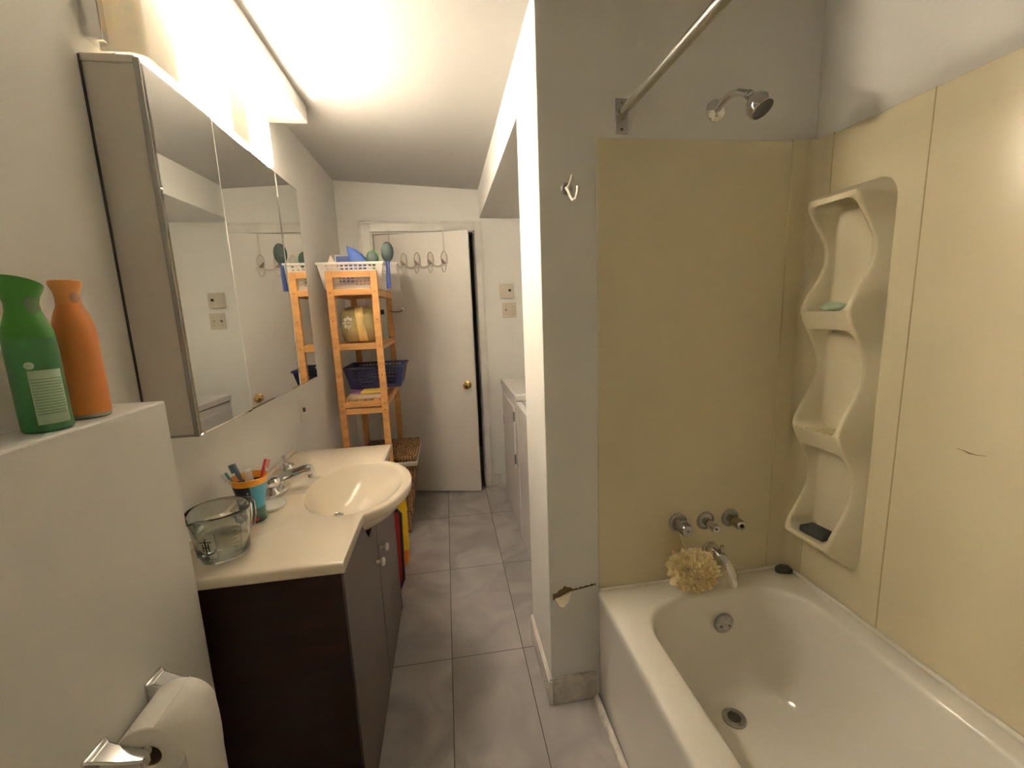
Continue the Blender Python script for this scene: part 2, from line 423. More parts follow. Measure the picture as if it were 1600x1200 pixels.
for i, u in enumerate(us):
    h = MB()
    h.tube([(u+.022*cos(a), -.010-.004*abs(sin(a)), 1.835+.052*sin(a)) for a in [2*pi*j/24 for j in range(24)]], .0045, 8, DM, cyclic=True)
    h.tube([(u-.020, -.010, 1.80), (u-.018, -.016, 1.77), (u-.008, -.03, 1.742), (u+.004, -.04, 1.738), (u+.014, -.044, 1.752), (u+.022, -.046, 1.785), (u+.024, -.046, 1.80)], .004, 8, DM)
    hk = h.build('hook', RACKM, rk)
    MB().add([(u-.02, -.013, 1.842), (u+.02, -.013, 1.80), (u-.018, -.013, 1.797)], [(0, 1, 2)], DM).build('hook_shadow', HOOKSH, hk, smooth=0, solid=.003)  # thin dark triangle stands in for the shadow inside the hook
    MB().ball((u, -.008, 1.845), (.02, .004, .045), M=DM).build('hook_plate', RACKM, hk)
for u in (us[0], us[4]):
    MB().box(u-.006, u+.006, -.003, -.0008, 1.86, 2.034, DM).box(u-.006, u+.006, -.003, .038, 2.034, 2.036, DM).box(u-.006, u+.006, .036, .038, 1.98, 2.036, DM).build('strap', RACKM, rk, smooth=0)

# ------------------------------------------------------------------ thermostat, switches, outlet
t = empty('thermostat', (.49, YF, 1.585), 'square beige thermostat on the laundry wall, above the switch plate', 'thermostat')
MB().box(.438, .545, YF-.028, YF, 1.535, 1.645).build('body', PLATE, t, bevel=.004)
MB().box(.505, .525, YF-.0295, YF-.028, 1.585, 1.603).build('display_window', BLACK, t, smooth=0)
t = empty('switch_plate', (.505, YF, 1.44), 'beige double switch plate just below the thermostat', 'light switch')
MB().box(.455, .565, YF-.006, YF, 1.385, 1.50).build('plate', PLATE, t, bevel=.002)
for x in (.482, .538): MB().box(x-.004, x+.004, YF-.02, YF-.006, 1.436, 1.452).build('toggle', APPD if x < .5 else PLATE, t, smooth=0)
for x in (.482, .538):
    for zz in (1.47, 1.412): MB().lathe([(.003, 0), (.003, -.0075)], (x, YF, zz), 'y', 8).build('screw', APPD, t)
t = empty('wall_switch', (XL, 2.24, 1.0), 'white toggle switch on the left wall beyond the mirror cabinet', 'light switch')
MB().box(XL, XL+.006, 2.20, 2.275, .935, 1.06).build('plate', WHITEP, t, bevel=.002)
MB().box(XL+.006, XL+.016, 2.232, 2.243, .985, 1.005).build('toggle', APPD, t, smooth=0)

# ------------------------------------------------------------------ washer and dryer
def appliance(name, label, y0, y1, top, dryer):
    x0 = .392
    t = empty(name, (x0+.33, (y0+y1)/2, 0), label, 'washing machine' if not dryer else 'dryer')
    MB().box(x0+.01, x0+.68, y0, y1, .015, top-.05).build('body', APPL, t, bevel=.006)
    MB().box(x0, x0+.68, y0, y1, top-.045, top).build('top_panel', APPL, t, bevel=.008)
    MB().box(x0+.012, x0+.6, y0+.01, y1-.01, top-.05, top-.045).build('seam', APPD, t, smooth=0)
    if dryer:
        MB().box(x0+.56, x0+.68, y0, y1, top, top+.14).build('control_panel', APPL, t, bevel=.01)
        d = MB().box(x0-.002, x0+.012, y0+.08, y1-.10, .43, .845).build('door', APPL, t, bevel=.01)
        for zz in (.50, .78): MB().box(x0-.005, x0+.004, y0+.068, y0+.082, zz-.03, zz+.03).build('hinge', APPD, d, smooth=0)
        MB().box(x0-.004, x0-.001, y1-.13, y1-.115, .61, .68).build('handle', APPD, d, smooth=0)
    else:
        MB().box(x0+.56, x0+.68, y0, y1, top, top+.14).build('control_panel', APPL, t, bevel=.01)
        MB().box(x0+.03, x0+.53, y0+.05, y1-.05, top, top+.012).build('lid', APPL, t, bevel=.004)
    return t
appliance('clothes_dryer', 'white front-door dryer in the laundry alcove nearest the far wall', 2.56, 3.25, .935, True)
appliance('washing_machine', 'white top-loading washer in the alcove, mostly hidden by the partition', 1.84, 2.54, .895, False)

# ------------------------------------------------------------------ bathtub
def rrect(x0, x1, y0, y1, r, z, n=10):
    P = []
    for cx, cy, a0 in ((x1-r, y1-r, 0), (x0+r, y1-r, pi/2), (x0+r, y0+r, pi), (x1-r, y0+r, 1.5*pi)):
        for k in range(n+1):
            a = a0+pi/2*k/n; P.append((cx+r*cos(a), cy+r*sin(a), z))
        # straight runs get a few extra points so rings match everywhere
    return P
tub = empty('bathtub', (.86, .6, 0), 'white enamel built-in bathtub with a flat front apron', 'bathtub')
Z = .435
B = MB()
x0, x1, y0, y1 = .484, XR-.002, -.165, YP-.002
rings = [rrect(x0+.006, x1, y0, y1, .004, .0), rrect(x0+.004, x1, y0, y1, .004, .05), rrect(x0+.004, x1, y0, y1, .004, .36), rrect(x0, x1, y0, y1, .004, .40), rrect(x0, x1, y0, y1, .004, Z-.012),
         rrect(x0+.004, x1-.002, y0+.002, y1-.002, .006, Z-.003), rrect(x0+.012, x1-.006, y0+.006, y1-.006, .01, Z),
         rrect(.575, 1.175, -.06, 1.283, .17, Z-.001), rrect(.584, 1.168, -.05, 1.276, .165, Z-.006), rrect(.591, 1.162, -.042, 1.268, .16, Z-.018),
         rrect(.602, 1.15, -.01, 1.255, .155, Z-.09), rrect(.618, 1.132, .06, 1.243, .15, .22), rrect(.635, 1.115, .13, 1.232, .15, .14), rrect(.655, 1.095, .19, 1.218, .145, .10),
         rrect(.685, 1.065, .25, 1.195, .14, .077), rrect(.73, 1.02, .32, 1.15, .12, .068), rrect(.80, .95, .5, 1.05, .06, .066)]
B.loft(rings, True, True)
body = B.build('tub_shell', ENAMEL, tub, smooth=50)
# caulk line and raised lip along the walls
ck = MB().box(XR-.014, XR-.004, -.16, YP-.01, Z-.004, Z+.009).box(.49, XR-.014, YP-.014, YP-.004, Z-.004, Z+.009)
ck.build('caulk_line', CAULK, tub, bevel=.003)
ov = MB().lathe([(.002, 0), (.036, 0), (.036, -.006), (.031, -.010), (.002, -.011)], (.905, 1.2505, .325), 'y', 32)
ovo = ov.build('overflow_plate', DULLCH, tub)
for x in (.890, .921): MB().lathe([(.004, 0), (.004, -.013)], (x, 1.2505, .32), 'y', 10).build('screw', APPD, ovo)
dr = MB().lathe([(.020, .0), (.022, .004), (.034, .004), (.037, .001), (.037, -.004)], (.872, 1.127, .0705), 'z', 32, cap0=False, cap1=False)
dro = dr.build('drain_ring', DULLCH, tub, solid=.001)
MB().lathe([(.002, 0), (.0215, 0)], (.872, 1.127, .0685), 'z', 24, cap0=True, cap1=False).build('drain_hole', BLACK, dro)

# ------------------------------------------------------------------ shower surround
su = empty('shower_surround', (.86, YP, Z), 'glossy ivory plastic wall surround above the bathtub', 'shower surround')
ST = 1.945
MB().box(.488, 1.165, YP-.004, YP-.0005, Z+.008, ST).build('end_panel', SURR, su, bevel=.0015)
cp = MB(); rr = []
for z in (Z+.008, ST+.004):
    a = [(1.15, YP-.0065), (1.165, YP-.0065)] + [(1.205+.03*sin(k*pi/16), YP-.0065-.03*(1-cos(k*pi/16))) for k in range(9)] + [(XR-.006, 1.31), (XR-.006, 1.295)]
    b = [(XR-.0005, 1.295), (XR-.0005, YP-.0005), (1.15, YP-.0005)]
    rr.append([(x, y, z) for x, y in a+b])
cp.loft(rr); cp.build('corner_panel', SURR, su, smooth=40)
MB().box(XR-.004, XR-.0005, 1.008, 1.298, Z+.008, ST).build('side_panel', SURR, su, bevel=.0015)
MB().box(XR-.004, XR-.0005, -.16, 1.0055, Z+.008, ST).build('side_panel', SURR, su, bevel=.0015)
MB().box(XR-.0034, XR-.0005, 1.004, 1.008, Z+.01, ST).build('panel_seam', mat('dirty_seam', (.38, .3, .15), .5), su, smooth=0)
MB().tube([(XR-.0042, .862, 1.060), (XR-.0044, .845, 1.0585), (XR-.0046, .835, 1.056), (XR-.0042, .82, 1.056), (XR-.0042, .80, 1.060)], [.0004, .001, .002, .0008, .0004], 6).build('scratch', mat('crack_brown', (.2, .13, .05), .7), su)

# moulded shelf tower, lofted row by row
def scal(z):
    lv = (.662, 1.035, 1.405, 1.722)
    for a, b in zip(lv[:-1], lv[1:]):
        if a <= z <= b:
            t = (z-a)/(b-a); s = .5-.5*cos(2*pi*t); s = s**.8
            return .105-.072*s
    return .105
def xs_row(z):
    """cross section (y, depth) for height z; rows for shelves keep the full depth inside"""
    D = scal(z)
    top, bot = 1.735, .648
    # outer base narrows near the rounded ends
    e = 0
    if z > 1.70: e = ((z-1.70)/.07)
    if z < .64: e = ((.64-z)/.07)
    e = min(max(e, 0), 1); e2 = 1-sqrt(max(0, 1-e*e))
    ya, yb = 1.074+.05*e2, 1.30-.05*e2
    Dd = D
    if z > top: Dd = D*max(0, 1-(z-top)/.036)
    if z < bot: Dd = D*max(0, 1-(bot-z)/.075)
    shelf = 0
    for lo, hi in ((1.345, 1.402), (.965, 1.022)):
        if lo <= z <= hi: shelf = 1
    if z >= 1.716 or z <= .664: shelf = 1
    inner = Dd if shelf else .012
    # lip corners inside are rounded near the shelves
    r = 0
    for zz, sg in ((.664, 1), (.965, -1), (1.022, 1), (1.345, -1), (1.402, 1), (1.716, -1)):
        d = (z-zz)*sg
        if 0 <= d < .028: r = max(r, .028-sqrt(max(0, .028**2-(.028-d)**2)))
    f0, f1 = ya+.020, yb-.036
    sl = .012
    pts = [(ya, .003), (ya+.004, .006 if Dd > .006 else Dd*.9+.003), (f0-.003, max(Dd-.006, .003)), (f0+.003, max(Dd, .003)), (f0+.008+r*.0, max(Dd, .003))]
    a1 = f0+.013+r; b1 = f1-.010-r
    pts += [(a1-.003, max(Dd-.001, .003)), (a1, max(Dd-.006, inner if shelf else .004)) if not shelf else (a1, max(Dd, .003))]
    pts += [(a1+sl, inner+.010 if not shelf else max(Dd, .003)), (a1+sl+.008, max(inner, .003))]
    pts += [(b1-.012, max(inner, .003)), (b1-.006, inner+.008 if not shelf else max(Dd, .003))]
    pts += [(b1, max(Dd-.006, .004) if not shelf else max(Dd, .003)), (b1+.003, max(Dd-.001, .003))]
    pts += [(f1-.004, max(Dd, .003)), (f1+.002, max(Dd, .003)), (f1+.006, max(Dd-.006, .003)), (yb-.004, .006 if Dd > .006 else .003), (yb, .003)]
    return [(XR-d, y, z) for y, d in pts]
zs = set()
z = .570
while z <= 1.7715:
    zs.add(round(z, 4)); z += .0075
for zz in (.664, .965, 1.022, 1.345, 1.402, 1.716): zs.add(zz-.0012 if zz in (.664, 1.022, 1.402) else zz+.0); zs.add(zz+.0008); zs.add(zz-.0008)
rows = [xs_row(z) for z in sorted(zs)]
MB().loft(rows, False, False, closed=False).build('shelf_tower', CADDY, su, smooth=55)
rb = MB()
for k in range(5): rb.tube([(XR-.025, 1.135+.022*k, 1.0235), (XR-.092, 1.135+.022*k, 1.0235)], .003, 6)
rb.build('drain_ribs', CADDY, su)

so = MB(); so.ball((1.178, 1.185, 1.415), (.028, .046, .0135), 28, 12)
tag(so.build('soap_bar', SOAPG, origin=(1.178, 1.185, 1.402)), 'pale green soap bar on the top shelf of the ivory tower', 'soap')
sp = MB().box(-.029, .029, -.042, .042, 0, .022, Matrix.Translation((1.178, 1.178, .6655)) @ Matrix.Rotation(.12, 4, 'Z'))
tag(sp.build('black_sponge', SPONGE, origin=(1.178, 1.178, .665), bevel=.004), 'black sponge lying on the lowest shelf of the ivory tower', 'sponge')
mo = MB()
mo.loft([[(1.197+.032*cos(a)*s-.004*cos(2*a), 1.325+.022*sin(a)*s+.003*cos(3*a), Z+.0005+h) for a in [2*pi*k/24 for k in range(24)]] for s, h in ((.75, 0), (1, .005), (1, .013), (.8, .019), (.3, .021))])
tag(mo.build('soap_remnant', MOLD, origin=(1.197, 1.325, Z)), 'dark green soap lump in the far corner of the tub rim', 'soap')

# ------------------------------------------------------------------ shower fittings
t = empty('wall_shower', (.875, YP, 2.035), 'chrome shower head on a short curved arm above the surround', 'shower head')
MB().lathe([(.002, 0), (.033, 0), (.033, -.004), (.028, -.010), (.014, -.014), (.002, -.014)], (.877, YP, 2.03), 'y', 32).build('flange', CHROME, t)
arm = [(.877, YP-.008, 2.03), (.881, YP-.03, 2.044), (.889, YP-.055, 2.052), (.899, YP-.08, 2.048), (.908, YP-.10, 2.035), (.913, YP-.112, 2.025)]
MB().tube(arm, .0105, 14).build('arm', CHROME, t)
hd = Matrix.Translation((.911, YP-.108, 2.03)) @ Vector((.26, -.55, -.80)).normalized().to_track_quat('Z', 'Y').to_matrix().to_4x4()
MB().lathe([(.011, -.006), (.013, 0), (.014, .008), (.011, .012), (.017, .018), (.028, .03), (.035, .046), (.036, .058), (.033, .068), (.030, .070)], (0, 0, 0), 'z', 32, hd, True, False).build('head', CHROME, t)
MB().lathe([(.030, .070), (.027, .064), (.002, .062)], (0, 0, 0), 'z', 32, hd, False, True).build('spray_face', APPD, t)

t = empty('shower_curtain_rod', (.566, YP, 2.01), 'bare steel shower curtain rod with a screwed wall flange', 'curtain rod')
MB().lathe([(.0135, -.165), (.0135, YP-.003)], (.566, 0, 2.012), 'y', 24).build('rod', GALV, t)
MB().lathe([(.0175, YP-.02), (.0175, YP-.004)], (.566, 0, 2.012), 'y', 24).build('collar', GALV, t)
for yy, sg in ((YP, -1), (-.17, 1)):
    fp = MB().box(.547, .587, min(yy, yy+sg*.006), max(yy, yy+sg*.006), 1.955, 2.055).build('wall_flange', GALV, t, bevel=.002)
    for zz in (2.042, 1.968): MB().lathe([(.004, yy), (.004, yy+sg*.008)], (.567, 0, zz), 'y', 10).build('screw', APPD, fp)

vl = [('leftmost tub valve stem, darkest, with the cord of the bath puff on it', .785, .664, DULLCH, .023),
      ('middle tub valve stem with a pale cylindrical end', .893, .658, GALV, .016),
      ('rightmost tub valve stem with a dark hole in its end', .990, .659, GALV, .019)]
for i, (lb, x, z, m_, r_) in enumerate(vl):
    t = empty('valve_stem', (x, YP, z), lb, 'tub valve', 'handleless valve stems over the tub')
    MB().lathe([(.034, -.004), (.034, -.008), (.028, -.013), (.026, -.007), (.018, -.006)], (x, YP, z), 'y', 32, cap0=True, cap1=True).build('escutcheon', DULLCH, t)
    MB().lathe([(.014, -.006), (.014, -.02), (r_, -.028), (r_, -.060), (r_*.85, -.070), (r_*.8, -.072), (.004, -.072)], (x, YP, z), 'y', 28).build('stem', m_, t)
    MB().lathe([(.002, -.0725), (.007 if i == 2 else .004, -.0735)], (x, YP, z), 'y', 16).build('end_screw', mat('rust', (.12, .05, .02), .7), t)

t = empty('tub_spout', (.915, YP, .53), 'curved chrome tub spout half hidden behind the bath puff', 'tub spout')
spp = [(.915, YP-.004, .545), (.917, YP-.03, .546), (.922, YP-.06, .540), (.928, YP-.085, .524), (.933, YP-.10, .500), (.936, YP-.107, .475), (.937, YP-.108, .462)]
MB().tube(spp, [.026, .025, .024, .0235, .022, .020, .019], 24).build('spout', CHROME, t)
MB().lathe([(.030, -.004), (.030, -.012), (.026, -.014)], (.915, YP, .545), 'y', 28).build('collar', CHROME, t)
MB().lathe([(.004, 0), (.004, .018), (.007, .02), (.007, .028), (.003, .03)], (.922, YP-.065, .562), 'z', 12).build('diverter_knob', CHROME, t)

# bath puff
C0 = Vector((.792, YP-.096, .532))
pf = empty('bath_puff', C0, 'cream mesh bath puff hanging from the left valve stem', 'bath puff')
pm = MB(); random.seed(11)
pm.ball(C0, (.045, .036, .038), 24, 14)
for k in range(64):
    d = Vector((random.gauss(0, 1), random.gauss(0, .8), random.gauss(0, 1))).normalized()
    if d.y > .4: d.y *= -1
    c = C0+Vector((d.x*.050, d.y*.036, d.z*.036))*random.uniform(.8, 1.12)
    Mq = Matrix.Translation(c) @ (d+Vector((random.uniform(-.5, .5), random.uniform(-.5, .2), random.uniform(-.5, .5)))).normalized().to_track_quat('Z', 'Y').to_matrix().to_4x4() @ Matrix.Rotation(random.uniform(0, 6.28), 4, 'Z')
    R0 = random.uniform(.020, .034); ph = random.uniform(0, 6); nn = 36; wv = random.choice((3, 4, 5))
    rg = []
    for j, (fr, hz_) in enumerate(((.10, -.004), (.4, .004), (.75, .013), (1.0, .024))):
        rg.append([((R0*fr*(1+.25*fr*sin(wv*a+ph)))*cos(a), (R0*fr*(1+.25*fr*sin(wv*a+ph)))*sin(a), hz_+.009*fr*sin(wv*2*a+ph*2)) for a in [2*pi*i/nn for i in range(nn)]])
    pm.loft(rg, False, False, Mq)
pm.build('mesh_ruffles', PUFFM, pf, smooth=60)
MB().tube([(.785+.019*cos(a)*1.0, YP-.045, .664+.0235*sin(a)) for a in [pi*.05+k*pi*.9/10 for k in range(11)]] +
          [(.768, YP-.05, .65), (.772, YP-.06, .62), (.782, YP-.08, .59), (.790, YP-.09, .565)], .0016, 6).build('hanging_cord', HOOKW, pf)

# white double coat hook on the wall
t = empty('coat_hook', (.395, YP, 1.79), 'small white double coat hook on the wall left of the surround', 'coat hook')
MB().lathe([(.002, 0), (.019, 0), (.019, -.003), (.015, -.007), (.002, -.008)], (.393, YP, 1.798), 'y', 28).build('rosette', DULLCH, t)
MB().tube([(.390, YP-.008, 1.80), (.392, YP-.02, 1.788), (.394, YP-.035, 1.768), (.397, YP-.048, 1.755), (.403, YP-.058, 1.757), (.408, YP-.062, 1.775), (.410, YP-.062, 1.79)], [.005, .0045, .004, .004, .004, .0045, .006], 10).build('lower_prong', HOOKW, t)
MB().tube([(.391, YP-.008, 1.797), (.393, YP-.02, 1.80), (.397, YP-.032, 1.812), (.400, YP-.04, 1.828)], [.005, .0045, .004, .005], 10).build('upper_prong', HOOKW, t)

# ------------------------------------------------------------------ vanity
VY0, VY1, VZ, VX = 1.056, 2.03, .84, -.312
t = empty('vanity_cabinet', (-.52, 1.54, 0), 'dark espresso two-door vanity cabinet under the cream sink top', 'cabinet')
MB().box(XL+.003, VX+.015, VY0, VY0+.016, 0, VZ-.033).build('side_panel', ESP, t, smooth=0)
MB().box(XL+.003, VX+.015, VY1-.016, VY1, 0, VZ-.033).build('side_panel', ESP, t, smooth=0)
MB().box(XL+.003, VX-.02, VY0+.016, VY1-.016, .05, .066).build('bottom_panel', ESP, t, smooth=0)
MB().box(VX-.018, VX-.002, VY0+.016, VY1-.016, 0, .075).build('toe_board', ESPF, t, smooth=0)
for (a, b, ky) in ((VY0+.0175, 1.544, 1.500), (1.549, VY1-.0175, 1.602)):
    # door outline dips in the middle to clear the bulging basin
    top = [(y, .712+.094*min(1, max(0, (abs(y-1.563)-.165)/.065))**.8) for y in [a+(b-a)*k/24 for k in range(25)]]
    yz = [(a, .02), (b, .02)]+[(y, z) for y, z in reversed(top)]
    d = MB().loft([[(VX, y, z) for y, z in yz], [(VX+.016, y, z) for y, z in yz]]).build('door', ESPF, t, smooth=30)
    MB().lathe([(.002, 0), (.007, 0), (.006, .008), (.008, .012), (.0155, .017), (.0165, .023), (.012, .029), (.002, .031)], (VX+.016, ky, .565), 'x', 24).build('knob', KNOBM, d)

# sink top: rings from the drain outwards, rim, then the counter outline
RC = Vector((-.355, 1.563)); OUT_A, OUT_B = .197, .272
CX0, CX1, CY0, CY1 = XL+.003, -.286, 1.045, 2.052
def outline(a):
    dx, dy = cos(a), sin(a)
    te = 1/sqrt((dx/OUT_A)**2+(dy/OUT_B)**2)
    tt = []
    if dx > 1e-9: tt.append((CX1-RC.x)/dx)
    if dx < -1e-9: tt.append((CX0-RC.x)/dx)
    if dy > 1e-9: tt.append((CY1-RC.y)/dy)
    if dy < -1e-9: tt.append((CY0-RC.y)/dy)
    tr_ = min(tt)
    # smooth union of the rectangle and the bulge
    k = .012; h = max(k-abs(tr_-te), 0)/k
    return max(tr_, te)+h*h*k*.25 if dx > 0 and tr_ < .35 else max(tr_, te)
angs = sorted(set([2*pi*k/160 for k in range(160)] + [atan2(y-RC.y, x-RC.x) % (2*pi) for x in (CX0, CX1) for y in (CY0, CY1)]))
def ell(a_, b_, cx, cy, z): return [(cx+a_*cos(t), cy+b_*sin(t), z) for t in angs]
def outl(s, z): return [(RC.x+(outline(t)-s)*cos(t), RC.y+(outline(t)-s)*sin(t), z) for t in angs]
rg = []
DCX, DCY = -.44, 1.60
A, Bb = .163, .238
def bowl(s, z, grow=0): # s=1 rim .. 0 drain
    cx = DCX+(RC.x-DCX)*s; cy = DCY+(RC.y-.0-DCY)*s
    return ell((A+grow)*s+.001, (Bb+grow)*s+.001, cx, cy, z)
for s, z in ((.085, .712), (.2, .7145), (.4, .727), (.58, .751), (.73, .778), (.85, .802), (.93, .819), (.975, .830), (.992, .8345), (1.01, .8375), (1.03, .8395)):
    rg.append(bowl(s, z))
rg.append(outl(.010, VZ)); rg.append(outl(.004, VZ-.0015)); rg.append(outl(.001, VZ-.005)); rg.append(outl(0, VZ-.010)); rg.append(outl(0, VZ-.026)); rg.append(outl(.004, VZ-.031)); rg.append(outl(.010, VZ-.032))
for s, z in ((1.02, .806), (1.0, .790), (.95, .768), (.87, .750), (.75, .736), (.58, .722), (.4, .706), (.2, .697), (.085, .694)):
    rg.append(bowl(s, z, .004))
sk = empty('sink_countertop', (-.5, 1.55, VZ), 'cream one-piece sink top with an oval basin bulging forward', 'sink')
MB().loft(rg, False, False).build('counter_and_basin', SINK, sk, smooth=50)
bs = MB().box(XL+.001, XL+.02, CY0, CY1, VZ-.001, VZ+.014)
bs.build('backsplash', SINK, sk, bevel=.006, seg=3)
dg = MB().lathe([(.016, .7135), (.022, .716), (.0235, .714)], (DCX, DCY, 0), 'z', 28, cap0=False, cap1=False).build('drain_ring', CHROME, sk, solid=.001)
MB().lathe([(.002, .7125), (.016, .7135)], (DCX, DCY, 0), 'z', 24, cap0=True, cap1=False).build('drain_stopper', DULLCH, dg)

# faucet
fx, fy = -.612, 1.572
t = empty('sink_faucet', (fx, fy, VZ), 'chrome two-handle faucet behind the basin', 'faucet')
bp = []
for z, s in ((0, 1), (.012, 1), (.020, .85), (.024, .5)):
    bp.append([(fx+(.028*s)*cos(a), fy+(.092*s if s == 1 else .092*(.9+.1*s))*sin(a)*(1 if abs(sin(a)) < .99 else 1), VZ+z) for a in [2*pi*k/40 for k in range(40)]])
MB().loft(bp).build('base_plate', CHROME, t)
spt = [(fx-.002, fy, VZ+.018), (fx+.004, fy, VZ+.034), (fx+.022, fy, VZ+.046), (fx+.055, fy+.002, VZ+.057), (fx+.090, fy+.004, VZ+.067), (fx+.112, fy+.005, VZ+.069)]
MB().tube(spt, [.028, .028, .0245, .022, .0205, .0185], 20).build('spout', CHROME, t)
MB().lathe([(.0115, .040), (.0125, .042), (.0125, .066), (.008, .070)], (fx+.107, fy+.005, VZ), 'z', 24).build('aerator', DULLCH, t)
for sy in (-.070, .074):
    hy = fy+sy
    h_ = MB().lathe([(.028, .016), (.029, .022), (.025, .030), (.018, .036), (.016, .042), (.022, .047), (.028, .057), (.0285, .066), (.023, .074), (.010, .078), (.002, .078)], (fx, hy, VZ), 'z', 28).build('handle', CHROME, t)
    if sy < 0: MB().tube([(fx, hy, VZ+.066), (fx-.012, hy-.022, VZ+.074), (fx-.018, hy-.040, VZ+.078)], [.012, .009, .011], 12).build('lever', CHROME, h_)
    else: MB().tube([(fx, hy, VZ+.07), (fx-.004, hy+.004, VZ+.088), (fx-.006, hy+.008, VZ+.104)], [.011, .009, .013], 12).build('lever', CHROME, h_)
MB().tube([(fx-.026, fy, VZ+.02), (fx-.026, fy, VZ+.06)], .003, 8).ball((fx-.026, fy, VZ+.060), .006, 12, 8).build('pop_up_rod', CHROME, t)

# soap dish beside the cup
sd = MB().loft([[(-.588+.036*s*cos(a), 1.437+.052*s*sin(a), VZ+h) for a in [2*pi*k/32 for k in range(32)]] for s, h in ((.8, .0005), (.95, .004), (1, .011), (.97, .011), (.9, .006), (.3, .004))])
tag(sd.build('soap_dish', WHITEP, origin=(-.588, 1.437, VZ)), 'small pale oval soap dish between the cup and the faucet', 'soap dish')

# tumbler with brushes
cx, cy = -.611, 1.352
cup = empty('toothbrush_tumbler', (cx, cy, VZ), 'colourful printed tumbler with an orange lip, holding toothbrushes on the counter', 'cup')
MB().lathe([(.002, 0.0005), (.034, 0.0005), (.035, .004), (.033, .03), (.035, .06), (.043, .10), (.050, .136), (.0515, .139), (.0495, .140), (.047, .136), (.041, .10), (.033, .055), (.031, .008), (.002, .007)], (cx, cy, VZ), 'z', 40).build('cup_body', cup_mat(), cup)
def brush(label, p0, p1, m, mb_, r=.0035, dirx=(1, 0, 0)):
    p0, p1 = Vector(p0), Vector(p1); d = (p1-p0).normalized()
    t = empty('toothbrush', p0, label, 'toothbrush', 'toothbrushes in the tumbler')
    pts = [p0, p0+(p1-p0)*.4, p0+(p1-p0)*.7, p0+(p1-p0)*.8, p1]
    MB().tube(pts, [r*1.3, r*1.3, r*.9, r*1.5, r*1.5], 10).build('handle', m, t)
    side = Vector(dirx); side = (side-d*side.dot(d)).normalized(); o = d.cross(side)
    M = Matrix(((side.x, o.x, d.x, 0), (side.y, o.y, d.y, 0), (side.z, o.z, d.z, 0), (0, 0, 0, 1)))
    M = Matrix.Translation(p1-d*.012) @ M
    MB().box(.002, .013, -.005, .005, -.013, .013, M).build('bristles', mb_, t, smooth=0)
zt = VZ+.008
brush('teal toothbrush leaning left out of the printed tumbler', (cx+.006, cy-.004, zt), (cx-.058, cy-.012, VZ+.158), TEAL, WHITEP, dirx=(-1, -.6, 0))
brush('slate blue toothbrush leaning beside the teal one in the tumbler', (cx+.012, cy+.004, zt), (cx-.044, cy+.012, VZ+.176), SLATE, SLATE, .0045, dirx=(-1, 0, 0))
brush('red toothbrush with pink bristles leaning right in the tumbler', (cx-.010, cy, zt), (cx+.046, cy+.020, VZ+.182), REDT, PINKT, .0032, dirx=(1, .3, 0))
tp = empty('toothpaste_tube', (cx, cy+.015, zt), 'white capped toothpaste tube standing upright in the tumbler', 'toothpaste')
M = Matrix.Translation((cx+.002, cy+.012, VZ+.022)) @ Matrix.Rotation(.15, 4, 'X')
MB().loft([[(.012*cos(a)*(1 if z > .05 else 1), (.003+.009*min(1, z/.08))*sin(a), z) for a in [2*pi*k/20 for k in range(20)]] for z in (0, .03, .06, .09, .112)], M=M).build('tube_body', WHITEP, tp)
MB().lathe([(.009, .112), (.0115, .114), (.0115, .138), (.010, .141), (.002, .141)], (0, 0, 0), 'z', 24, M).build('cap', KNOBM, tp)

# measuring jug
jx, jy = -.606, 1.156
jg = empty('measuring_jug', (jx, jy, VZ), 'clear glass measuring jug of water with an anchor emblem on the counter', 'measuring jug')
sa = atan2(-.85, -.42)           # spout direction
def jr(r, z, n=72):
    o = []
    for k in range(n):
        a = 2*pi*k/n; d = abs((a-sa+pi) % (2*pi)-pi); bump_ = 0
        if z > .095: bump_ = .013*math.exp(-(d/.17)**2)*((z-.095)/.03)
        o.append((jx+(r+bump_)*cos(a), jy+(r+bump_)*sin(a), VZ+z+(-.004*math.exp(-(d/.2)**2) if z > .12 else 0)))
    return o
jp = [(.001, .0005), (.052, .0005), (.057, .003), (.059, .010), (.0625, .05), (.067, .09), (.0705, .118), (.0725, .127), (.0715, .129), (.069, .127), (.067, .118), (.0635, .09), (.059, .05), (.0555, .013), (.052, .009), (.001, .008)]
MB().loft([jr(r, z) for r, z in jp]).build('glass_body', GLASS, jg, smooth=50)
wt = MB().lathe([(.001, .0085), (.0515, .0095), (.0548, .0135), (.0584, .05), (.0622, .088), (.001, .088)], (jx, jy, VZ), 'z', 64)
wt.build('water', WATER, jg)
ha = atan2(.92, .38); hd_ = Vector((cos(ha), sin(ha), 0)); C = Vector((jx, jy, VZ))
hp = [C+hd_*.066+Vector((0, 0, .112)), C+hd_*.085+Vector((0, 0, .117)), C+hd_*.100+Vector((0, 0, .110)), C+hd_*.106+Vector((0, 0, .092)), C+hd_*.104+Vector((0, 0, .06)), C+hd_*.095+Vector((0, 0, .035)), C+hd_*.078+Vector((0, 0, .028)), C+hd_*.062+Vector((0, 0, .030))]
MB().tube(hp, .0068, 14).build('handle', GLASS, jg)
def jsurf(a, z, o=.0006):
    # outside radius of the glass at height z
    for (r0, z0), (r1, z1) in zip(jp[2:7], jp[3:8]):
        if z0 <= z <= z1:
            r = r0+(r1-r0)*(z-z0)/(z1-z0); break
    else: r = .06
    return Vector((jx+(r+o)*cos(a), jy+(r+o)*sin(a), VZ+z))
